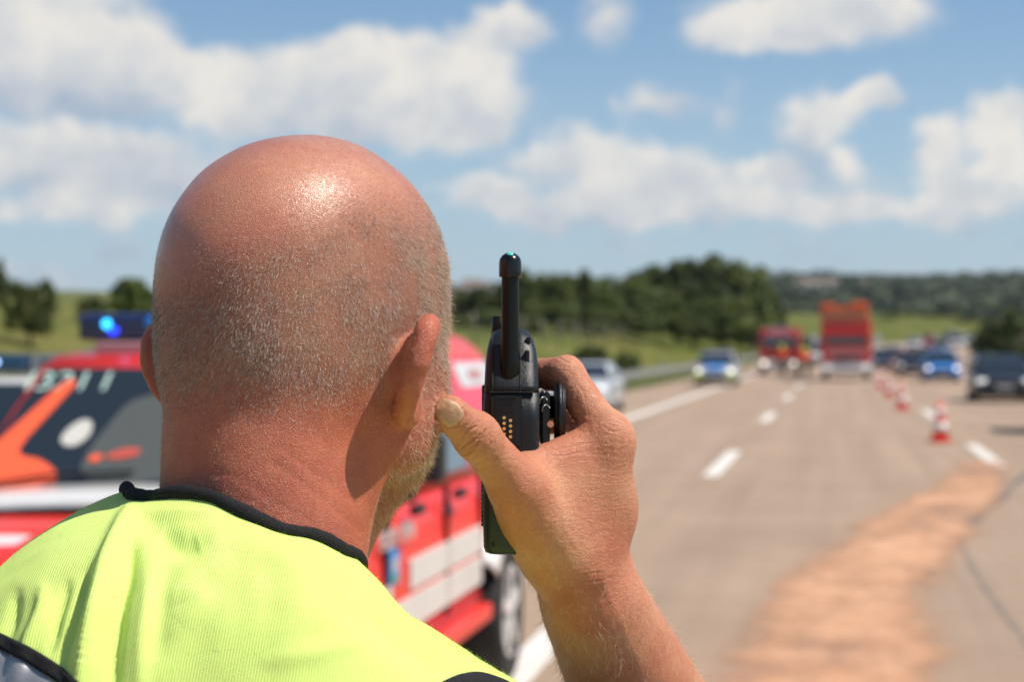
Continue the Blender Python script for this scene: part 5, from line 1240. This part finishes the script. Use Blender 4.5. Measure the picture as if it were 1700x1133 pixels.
# ------------------------------------------------------------------ the safety vest and the rest of his clothes
def vest_mat():
    m = bpy.data.materials.new('vest_fabric'); m.use_nodes = True; nt = m.node_tree; b = nt.nodes['Principled BSDF']; L = nt.links
    tc = nt.nodes.new('ShaderNodeTexCoord'); mp = nt.nodes.new('ShaderNodeMapping'); mp.inputs['Rotation'].default_value = (0, R_(-6), 0)
    L.new(tc.outputs['Object'], mp.inputs[0])
    wv = nt.nodes.new('ShaderNodeTexWave'); wv.wave_type = 'BANDS'; wv.bands_direction = 'X'; wv.inputs['Scale'].default_value = 235; wv.inputs['Distortion'].default_value = .35
    wv.inputs['Detail'].default_value = 1; wv.inputs['Detail Scale'].default_value = 2.0
    L.new(mp.outputs[0], wv.inputs[0])
    nz = nt.nodes.new('ShaderNodeTexNoise'); nz.inputs['Scale'].default_value = 1500; nz.inputs['Detail'].default_value = 3; L.new(tc.outputs['Object'], nz.inputs[0])
    n2 = nt.nodes.new('ShaderNodeTexNoise'); n2.inputs['Scale'].default_value = 14; n2.inputs['Detail'].default_value = 4; L.new(tc.outputs['Object'], n2.inputs[0])
    mx = nt.nodes.new('ShaderNodeMix'); mx.data_type = 'RGBA'; L.new(n2.outputs['Fac'], mx.inputs[0]); mx.inputs[6].default_value = (.62, .80, .18, 1); mx.inputs[7].default_value = (.70, .85, .25, 1)
    m2 = nt.nodes.new('ShaderNodeMix'); m2.data_type = 'RGBA'; m2.blend_type = 'MULTIPLY'; m2.inputs[0].default_value = .09; L.new(mx.outputs[2], m2.inputs[6]); L.new(wv.outputs['Color'], m2.inputs[7])
    L.new(m2.outputs[2], b.inputs['Base Color']); b.inputs['Roughness'].default_value = .8; b.inputs['Specular IOR Level'].default_value = .2
    b.inputs['Sheen Weight'].default_value = .25; b.inputs['Sheen Roughness'].default_value = .4; b.inputs['Sheen Tint'].default_value = (.85, 1, .4, 1)
    ad = nt.nodes.new('ShaderNodeMath'); ad.operation = 'MULTIPLY_ADD'; L.new(nz.outputs['Fac'], ad.inputs[0]); ad.inputs[1].default_value = .5; L.new(wv.outputs['Fac'], ad.inputs[2])
    bp = nt.nodes.new('ShaderNodeBump'); bp.inputs['Distance'].default_value = .00035; bp.inputs['Strength'].default_value = .8; L.new(ad.outputs[0], bp.inputs['Height']); L.new(bp.outputs[0], b.inputs['Normal'])
    return m
M_vest = vest_mat()
M_trim = mat('black_knit_trim', (.012, .012, .014), .85, bump=.0006, bscale=1300, var=.5, vscale=900, spec=.25)
M_refl = mat('grey_reflective_tape', (.36, .36, .37), .45, .55, var=.10, vscale=60, bump=.0002, bscale=500)
def ring(c, right, front, left, back, n=2.25):
    out = []
    for t in np.linspace(0, 2 * math.pi, 48, endpoint=False):
        A, B_, u = [(right, front, 0), (front, left, 1), (left, back, 2), (back, right, 3)][int(t // (math.pi / 2)) % 4]
        ph = t - u * math.pi / 2; C_ = np.array(c); A = np.array(A); B_ = np.array(B_)
        a, b = math.cos(ph) ** (2 / n), math.sin(ph) ** (2 / n)
        p = C_ + (A - C_) * a + (B_ - C_) * b
        z = A[2] * math.cos(ph) ** 2 + B_[2] * math.sin(ph) ** 2; p[2] = z; out.append(p)
    return np.array(out)
def collar_curve(n):
    # starts at the right side and runs in front of the throat, round the left and back over the nape
    pts = [H(597, 938, .958), (-.088, 1.012, 1.602), (-.122, 1.058, 1.585), (-.168, 1.055, 1.605), (-.203, 1.015, 1.648),
           H(211, 817, .972), H(222, 827, .948), H(250, 829, .930), H(300, 823, .914), H(350, 829, .905), H(390, 848, .901), H(430, 868, .899), H(470, 884, .903), H(520, 893, .912), H(565, 915, .930)]
    c = catmull(pts, 480); 
    # even out along the length, but starting from the right
    d = np.r_[0, np.cumsum(np.linalg.norm(np.diff(np.vstack([c, c[:1]]), axis=0), axis=1))]; t = np.linspace(0, d[-1], n, endpoint=False)
    cc = np.vstack([c, c[:1]]); return np.stack([np.interp(t, d, cc[:, k]) for k in range(3)], 1)
def build_vest():
    NT = 720
    R0 = collar_curve(NT); cen = np.array((-.140, .985, 0))
    # order the collar by angle like the other rings
    ang = np.unwrap(np.arctan2(R0[:, 1] - cen[1], R0[:, 0] - cen[0])); tgt = np.linspace(ang[0], ang[0] + 2 * math.pi, NT, endpoint=False) if ang[-1] > ang[0] else None
    def rr(*a): r = ring(*a); return catmull(r, NT)
    sh0 = int(round((-ang[0]) / (2 * math.pi) * NT)) if True else 0
    rings = [R0]
    K = [((-.135, .985, 0), (-.046, .955, 1.603), (-.13, 1.11, 1.55), (-.236, .968, 1.658), (-.135, .868, 1.652)),
         ((-.135, .98, 0), (.002, .960, 1.573), (-.13, 1.15, 1.50), (-.280, .965, 1.622), (-.135, .828, 1.612)),
         ((-.137, .98, 0), (.050, .975, 1.535), (-.13, 1.165, 1.42), (-.335, .97, 1.575), (-.135, .800, 1.54)),
         ((-.137, .985, 0), (.072, .99, 1.46), (-.13, 1.175, 1.32), (-.365, .985, 1.48), (-.137, .790, 1.42)),
         ((-.137, .985, 0), (.050, .99, 1.25), (-.13, 1.165, 1.15), (-.33, .985, 1.25), (-.137, .815, 1.2)),
         ((-.137, .985, 0), (.045, .99, 1.08), (-.13, 1.155, 1.02), (-.325, .985, 1.08), (-.137, .825, 1.03)),
         ((-.137, .985, 0), (.050, .99, .93), (-.13, 1.160, .90), (-.33, .985, .93), (-.137, .820, .90))]
    # collar sampled at the rings' angles
    a0 = np.arctan2(R0[:, 1] - .985, R0[:, 0] + .137) % (2 * math.pi)
    def by_angle(c):
        a = np.arctan2(c[:, 1] - .985, c[:, 0] + .137) % (2 * math.pi); o = np.argsort(a); a = a[o]; c = c[o]
        a = np.r_[a[-1] - 2 * math.pi, a, a[0] + 2 * math.pi]; c = np.vstack([c[-1:], c, c[:1]]); t = np.linspace(0, 2 * math.pi, NT, endpoint=False)
        return np.stack([np.interp(t, a, c[:, k]) for k in range(3)], 1)
    G = [by_angle(R0)] + [by_angle(rr(*k)) for k in K]
    G = np.array(G); per = [46, 46, 46, 40, 50, 30, 20]; rows = []
    for i in range(len(G) - 1):
        p = [G[max(i - 1, 0)], G[i], G[i + 1], G[min(i + 2, len(G) - 1)]]
        for j in range(per[i]):
            u = j / per[i]; rows.append(.5 * ((2 * p[1]) + (-p[0] + p[2]) * u + (2 * p[0] - 5 * p[1] + 4 * p[2] - p[3]) * u * u + (-p[0] + 3 * p[1] - 3 * p[2] + p[3]) * u ** 3))
    rows.append(G[-1]); A = np.array(rows); nr = len(A); V = A.reshape(-1, 3)
    i, j = np.meshgrid(np.arange(nr - 1), np.arange(NT), indexing='ij'); j2 = (j + 1) % NT
    Q = np.stack([i * NT + j, (i + 1) * NT + j, (i + 1) * NT + j2, i * NT + j2], -1).reshape(-1, 4)
    N = vnormals(V, tri(Q))
    if ((V - V.mean(0)) * N)[:, :2].sum() < 0: N = -N; Q = Q[:, ::-1]
    px, py = proj(V); back = N[:, 1] < .6; disp = np.zeros(len(V))
    edge = np.repeat(sstep(0, 22, np.arange(nr)), NT)
    # folds: (points in the photo, width px, height mm)
    folds = [([(222, 850), (205, 880), (185, 930), (168, 985), (150, 1060), (135, 1150)], 17, 9.5), ([(245, 855), (300, 850), (360, 850)], 10, 3.0), ([(262, 880), (300, 905), (330, 900)], 22, -6.0),
             ([(150, 960), (140, 1000), (118, 1060), (100, 1120)], 11, -3.5), ([(75, 985), (70, 1020), (50, 1070), (30, 1130)], 12, 4.5), ([(112, 975), (98, 1020), (85, 1080)], 9, -3.5),
             ([(215, 905), (212, 960), (200, 1010), (190, 1080), (186, 1160)], 14, -6.0), ([(250, 940), (245, 1000), (236, 1060), (232, 1150)], 14, 3.0), ([(30, 990), (22, 1030), (5, 1080)], 10, -3),
             ([(290, 930), (270, 990), (262, 1080)], 16, -2.0), ([(300, 990), (330, 1000), (300, 1040)], 22, 2.0), ([(600, 990), (560, 1040), (500, 1075)], 20, -1.5), ([(640, 1040), (560, 1075), (450, 1100)], 16, 1.5),
             ([(520, 920), (570, 975), (600, 1040)], 12, -1.2), ([(660, 1062), (700, 1075), (740, 1110)], 9, -2.0), ([(430, 905), (450, 980), (440, 1100)], 30, -1.4), ([(350, 880), (370, 960), (360, 1090)], 28, 1.4)]
    for pts, w, h in folds:
        c = catmull([(*p, 0) for p in pts], 40, False)[:, :2]; ii = np.where(back & (px > c[:, 0].min() - 3 * w) & (px < c[:, 0].max() + 3 * w) & (py > c[:, 1].min() - 3 * w) & (py < c[:, 1].max() + 3 * w))[0]
        d = np.sqrt(((np.stack([px[ii], py[ii]], 1)[:, None] - c[None]) ** 2).sum(2)); k = d.argmin(1); d = d.min(1)
        disp[ii] += edge[ii] * h * 1e-3 * np.exp(-(d / w) ** 2) * np.clip(np.sin(np.pi * (k + 3) / 46), 0, 1) ** .6
    disp += edge * (.004 * vnoise(V * 16, 21) + .0025 * vnoise(V * (40, 40, 22), 22) + .0009 * vnoise(V * 75, 23))
    V = V + N * disp[:, None]
    o = npmesh('safety_vest', V - ROOT_L, Q, M_vest, person)
    sm = o.modifiers.new('thick', 'SOLIDIFY'); sm.thickness = .0016; sm.offset = -1
    return o, V, tri(Q), G[0]
vest, VV, VT, COLLAR = build_vest()
# collar trim
ct = COLLAR.copy(); ct[:, 2] += .001
v, f = tube(ct[::2], .0040 + .0004 * np.sin(np.arange(360) * .21) + .00012 * np.sin(np.arange(360) * .83), 14, closed=True)
meshobj('collar_trim', np.array(v) - ROOT_L, f, M_trim, vest, True)
vb = local_bvh(VV, VT, ((-.6, .6, 1.2), (.4, 1.12, 1.8)))
def strip(name, pts, halfw, material, parent, lift=.0012, n=80, flip=0):
    c = catmull([(*p, 0) for p in pts], n, False)[:, :2]; t = np.gradient(c, axis=0); t /= np.linalg.norm(t, axis=1)[:, None]; nn_ = np.stack([-t[:, 1], t[:, 0]], 1)
    rows = []; K = 8
    for i in range(n):
        row = []
        for k in range(K + 1):
            q = c[i] + nn_[i] * halfw * (2 * k / K - 1); h, no = cast(vb, *q)
            if h is None: row = None; break
            if np.dot(no, h - np.array((0, 0, CAMZ))) > 0: no = -no
            row.append(h + no * lift * (1 if 0 < k < K else .2))
        if row: rows.append(row)
    if len(rows) < 2: return None
    V = np.array(rows).reshape(-1, 3); Fs = [(i * (K + 1) + k, i * (K + 1) + k + 1, (i + 1) * (K + 1) + k + 1, (i + 1) * (K + 1) + k) for i in range(len(rows) - 1) for k in range(K)]
    return meshobj(name, V - ROOT_L, Fs, material, parent, True)
strip('black_border', [(-190, 1010), (-90, 1030), (0, 1066), (60, 1096), (115, 1136), (170, 1200), (210, 1290)], 13, M_trim, vest, .0022)
strip('reflective_tape', [(-190, 1065), (-100, 1085), (-20, 1118), (30, 1142), (75, 1178), (120, 1240), (150, 1300)], 42, M_refl, vest, .0014)
strip('armhole_trim', [(690, 1190), (725, 1150), (755, 1134), (790, 1129), (825, 1138), (850, 1150)], 9, M_trim, vest, .0022)
# fibres that stand off the cloth
def vest_fuzz():
    w = (proj(VV)[1] < 1150) * 1.0; Nn = vnormals(VV, VT)
    if (Nn * (VV - VV.mean(0))).sum() < 0: Nn = -Nn
    P, NN, A = scatter(VT, w * (VV[:, 1] < 1.02), 9000, VV, Nn)
    m = mat('vest_fibre', (.62, .95, .16), .8)
    hairs('cloth_fibres', P, NN * .6 + rng.normal(size=P.shape) * .5, NN, .0007 + .0012 * rng.random(len(P)), .000022, m, person, .7)
vest_fuzz()
# trousers, boots and sleeves
M_navy = mat('dark_navy_cloth', (.016, .02, .035), .9, var=.3, vscale=30, bump=.001, bscale=300)
def clothes():
    pr = [el((-.137, .99, .93), (.155, .115, .13), .05)]
    for s in (-1, 1):
        hp, kn, an = (-.137 + s * .085, .99, .88), (-.137 + s * .115, .985, .49), (-.137 + s * .125, .97, .10)
        pr += [rc(hp, kn, .092, .068, .04), rc(kn, an, .066, .058, .02)]
    V, Q = sdf_mesh(pr, .009); npmesh('trousers', V - ROOT_L, Q, M_navy, person)
    for s in (-1, 1):
        x = -.137 + s * .127
        V, Q = sdf_mesh([rc((x, .955, .11), (x, .96, .05), .050, .045, .02), rc((x, .94, .045), (x + s * .012, 1.11, .038), .042, .040, .03), rc((x, .935, .022), (x + s * .014, 1.12, .022), .042, .042, .006)], .006)
        V[:, 2] = np.maximum(V[:, 2], 0.0); npmesh('boot', V - ROOT_L, Q, M_boot, person)
    e = ELB; a = np.array((.005, .985, 1.495)); b = a + (e - a) * .62
    sl = [rc(a, b, .062, .060, .02)]
    V, Q = sdf_mesh(sl, .005); V = V + vnormals(V, tri(Q)) * (.006 * vnoise(V * 30, 3))[:, None]; npmesh('sleeve', V - ROOT_L, Q, M_navy, person)
    V, Q = sdf_mesh([rc((-.315, .985, 1.49), (-.362, .995, 1.30), .064, .062, .02)], .005); V = V + vnormals(V, tri(Q)) * (.006 * vnoise(V * 30, 4))[:, None]; npmesh('sleeve', V - ROOT_L, Q, M_navy, person)
clothes()
# ------------------------------------------------------------------ the handheld radio
M_rad = mat('black_textured_plastic', (.009, .011, .012), .36, bump=.0003, bscale=1300, var=.2, vscale=200, spec=.42)
M_rads = mat('black_smooth_plastic', (.006, .007, .007), .22, spec=.45)
M_rub = mat('black_rubber', (.005, .006, .004), .36, bump=.0001, bscale=800, spec=.3)
M_gold = mat('gold_contact', (.95, .62, .25), .25, 1.0)
M_dark = mat('recess_black', (.003, .003, .003), .6)
M_steel = mat('steel_spring', (.35, .35, .34), .4, 1.0)
DR = 1.066
rbase = H(848, 917, DR + .02)
radio = empty('handheld_radio', LW(rbase), TH, 'black handheld two-way radio with stubby antenna held in the man\'s right hand', 'radio')
def X(px, d=DR): return (px - 850) / F * d
def Z(py, d=DR): return CAMZ - (py - 575) / F * d
def rsec(x0, x1, y0, y1, z, r=.005, n=5, rx=None):
    pts = []; r = min(r, (x1 - x0) / 2.05, (y1 - y0) / 2.05)
    for cx, cy, a0 in ((x1 - r, y1 - r, 0), (x0 + r, y1 - r, 90), (x0 + r, y0 + r, 180), (x1 - r, y0 + r, 270)):
        for k in range(n + 1):
            a = R_(a0 + 90 * k / n); pts.append((cx + r * math.cos(a), cy + r * math.sin(a), z))
    return pts
def loft(name, secs, material, parent, off=(0, 0, 0), smooth=True):
    n = len(secs[0]); V = [np.array(p) - off for s_ in secs for p in s_]; Fs = []
    for i in range(len(secs) - 1):
        for k in range(n): Fs.append((i * n + k, i * n + (k + 1) % n, (i + 1) * n + (k + 1) % n, (i + 1) * n + k))
    Fs.append(tuple(range(n))[::-1]); Fs.append(tuple((len(secs) - 1) * n + k for k in range(n)))
    o = meshobj(name, V, Fs, material, parent, False)
    if smooth:
        for p in o.data.polygons: p.use_smooth = len(p.vertices) == 4
    return o
NE, FA = 1.0505, 1.110          # near and far narrow sides of the radio
def build_radio():
    L_ = [(917.5, 812, 874, NE + .003, FA - .006), (914, 806, 882, NE + .001, FA - .003), (905, 803.5, 887, NE, FA - .001), (860, 802, 892, NE, FA), (760, 801, 895, NE, FA), (700, 801, 895.5, NE, FA), (652, 804, 895, NE, FA)]
    loft('radio_body', [rsec(X(a), X(b), y0, y1, Z(py), .006) for py, a, b, y0, y1 in L_], M_rad, radio, rbase)
    T_ = [(651, 804.5, 894.5, NE + .0002, FA), (640, 804.5, 894, NE + .001, FA), (622, 805, 893.5, NE + .0055, FA), (600, 806, 892.5, NE + .0095, FA), (580, 808.5, 890, NE + .0135, FA - .001), (563, 812.5, 885, NE + .018, FA - .003), (551, 819, 878, NE + .0225, FA - .006), (545.5, 828, 869, NE + .027, FA - .011)]
    loft('radio_head', [rsec(X(a), X(b), y0, y1, Z(py), .0075) for py, a, b, y0, y1 in T_], M_rad, radio, rbase)
    o = lambda p: tuple(np.array(p) - rbase)
    # antenna with its cap and green mark
    ax, ay = X(847, 1.058), 1.0600
    bm = bmesh.new(); prof = [(0, Z(628), .0056), (0, Z(623), .0064), (0, Z(600), .0058), (0, Z(565), .0053), (0, Z(520), .0051), (0, Z(475), .0050), (0, Z(458), .0050)]
    V = []; n = 28
    for _, z, r in prof:
        for k in range(n): a = 2 * math.pi * k / n; V.append(o((ax + r * math.cos(a) + .0000, ay + r * math.sin(a), z)))
    Fs = [(i * n + k, i * n + (k + 1) % n, (i + 1) * n + (k + 1) % n, (i + 1) * n + k) for i in range(len(prof) - 1) for k in range(n)]
    ant = meshobj('antenna', V, Fs, M_rub, radio, True)
    cp = [(Z(461), .0050), (Z(461), .0064), (Z(456), .0065), (Z(438), .0065), (Z(431), .0061), (Z(425.5), .0048), (Z(421.5), .0028), (Z(420.2), .0001)]
    V = [o((ax + r * math.cos(2 * math.pi * k / n), ay + r * math.sin(2 * math.pi * k / n), z)) for z, r in cp for k in range(n)]
    Fs = [(i * n + k, i * n + (k + 1) % n, (i + 1) * n + (k + 1) % n, (i + 1) * n + k) for i in range(len(cp) - 1) for k in range(n)]
    cap = meshobj('antenna_cap', V, Fs, M_rads, ant, True)
    bm = bmesh.new(); bmesh.ops.create_uvsphere(bm, u_segments=16, v_segments=8, radius=.0021)
    for v_ in bm.verts: v_.co.z *= .55; v_.co.y *= .9
    g = bmobj('green_mark', bm, mat('mint_green_plastic', (.03, .60, .42), .4), ant, True); g.location = o((ax, ay - .0030, Z(424.6)))
    g.rotation_euler = (R_(42), 0, 0)
    v, f = tube([(ax + .0068 * math.cos(t), ay + .0068 * math.sin(t) * 1.05, Z(628) - .0022 + .0026 * math.sin(t)) for t in np.linspace(0, 2 * math.pi, 36, endpoint=False)], .0014, 8, closed=True)
    meshobj('antenna_collar', np.array(v) - rbase, f, M_rads, radio, True)
    # rotary knob behind the antenna
    kb = cylo('rotary_knob', o((X(829), 1.094, Z(566))), o((X(829), 1.094, Z(524))), .0052, M_rub, radio, .0046, 24)
    # seams between the shells
    def yz(py): return np.interp(-py, [-917, -652, -640, -622, -600, -580, -563, -551], [NE, NE, NE + .001, NE + .0055, NE + .0095, NE + .0135, NE + .018, NE + .0225])
    for pxs in ([(863.5, y) for y in (548, 560, 580, 600, 622, 640, 652, 700, 740)], [(818, y) for y in (556, 580, 600, 622, 640, 652)]):
        v, f = tube([(X(a, yz(b)), yz(b) - .0001, Z(b, yz(b))) for a, b in pxs], .00035, 6); meshobj('seam', np.array(v) - rbase, f, M_dark, radio)
    v, f = tube([(X(a, NE), NE - .0001, Z(651.5, NE)) for a in (812, 830, 850, 870, 888)], .0004, 6); meshobj('seam', np.array(v) - rbase, f, M_dark, radio)
    # accessory connector on the near side
    def fr(name, a, b, y0, y1, dep, material, par=radio, bev=.0008, front=.0):
        return boxo(name, (X(a, NE) - rbase[0], X(b, NE) - rbase[0], NE - dep - rbase[1], NE + .002 - front - rbase[1], Z(y1, NE) - rbase[2], Z(y0, NE) - rbase[2]), material, par, bev, 2)
    fr('connector_frame', 813, 867, 657, 742, .0009, M_rads, bev=.0009)
    c = fr('connector_plate', 820, 860, 662, 742, .0013, M_rad, bev=.0007)
    fr('connector_slot', 825, 853, 671, 685, .00145, M_dark, c, .0002)
    fr('grip_bar', 822, 858, 657.5, 660.5, .0019, M_rad, c, .0003)
    for (a, b) in ((837, 694), (847.5, 698.5), (837, 703), (847.5, 707.5), (837, 712), (847.5, 716.5), (837, 721), (847.5, 725.5)):
        bm = bmesh.new(); cyl(bm, o((X(a, NE), NE - .0022, Z(b, NE))), o((X(a, NE), NE, Z(b, NE))), .00095, .00095, 14); bmobj('contact_pin', bm, M_gold, c)
    # openings in the back shell
    for (a0, a1, b0, b1) in ((874, 881, 560, 570), (872, 879, 582, 606)):
        ym = yz((b0 + b1) / 2); bm = bmesh.new(); box(bm, X(a0, ym) - rbase[0], X(a1, ym) - rbase[0], ym - .0012 - rbase[1], ym + .004 - rbase[1], Z(b1, ym) - rbase[2], Z(b0, ym) - rbase[2], .0003, 1)
        s_ = bmobj('shell_opening', bm, M_dark, radio)
    # keypad ridges and side grip on the front (left) face
    for i in range(12):
        zc = Z(792 + i * 7.0, 1.07); boxo('key', (X(799.2) - rbase[0], X(803) - rbase[0], NE + .008 - rbase[1], NE + .045 - rbase[1], zc - .0009 - rbase[2], zc + .0009 - rbase[2]), M_rub, radio, .0003, 1)
    boxo('screen_bezel', (X(800.0) - rbase[0], X(806) - rbase[0], NE + .012 - rbase[1], NE + .050 - rbase[1], Z(760) - rbase[2], Z(640) - rbase[2]), M_rads, radio, .0006, 1)
    # the belt stud on the back, between radio and palm
    cx0, cz = X(896), Z(678)
    st = cylo('belt_stud_post', o((cx0 - .001, 1.083, cz)), o((X(922), 1.083, cz)), .0085, M_rads, radio, .0065, 24)
    bm = bmesh.new(); cyl(bm, o((X(921), 1.083, Z(686))), o((X(940), 1.083, Z(686))), .0185, .0175, 40)
    bmesh.ops.bevel(bm, geom=[e for e in bm.edges if len(e.link_faces) == 2 and e.calc_face_angle(0) > .8], offset=.0022, segments=3, affect='EDGES')
    dsc = bmobj('belt_stud_disc', bm, M_rad, radio); 
    for p in dsc.data.polygons: p.use_smooth = len(p.vertices) == 4
    boxo('clip_latch', (X(897) - rbase[0], X(913) - rbase[0], 1.062 - rbase[1], 1.104 - rbase[1], Z(742) - rbase[2], Z(652) - rbase[2]), M_rads, radio, .0015, 2)
    for t in range(3):
        v, f = tube([(X(898 + 4 * t) + .0022 * math.cos(a) , 1.0605 + .0012 * math.sin(a * 2), Z(655 + 13 * t) + .0030 * math.sin(a)) for a in np.linspace(.4, 3.4, 26)], .00042, 6)
        meshobj('spring_wire', np.array(v) - rbase, f, M_steel, radio, True)
    bm = bmesh.new(); cyl(bm, o((X(914, 1.06), 1.0608, Z(705, 1.06))), o((X(914, 1.06), 1.064, Z(705, 1.06))), .0019, .0019, 20); bmobj('clip_rivet', bm, mat('copper_rivet', (.75, .34, .20), .35, .6), radio)
    # thin bright gap between battery and body low on the near face
    boxo('battery_pack', (X(862) - rbase[0], X(893) - rbase[0], NE - .0006 - rbase[1], FA - .002 - rbase[1], Z(912) - rbase[2], Z(755) - rbase[2]), M_rad, radio, .002, 2)
    boxo('battery_latch', (X(816) - rbase[0], X(821) - rbase[0], NE - .0006 - rbase[1], NE + .001 - rbase[1], Z(904) - rbase[2], Z(897) - rbase[2]), M_dark, radio, .0003, 1)
build_radio()
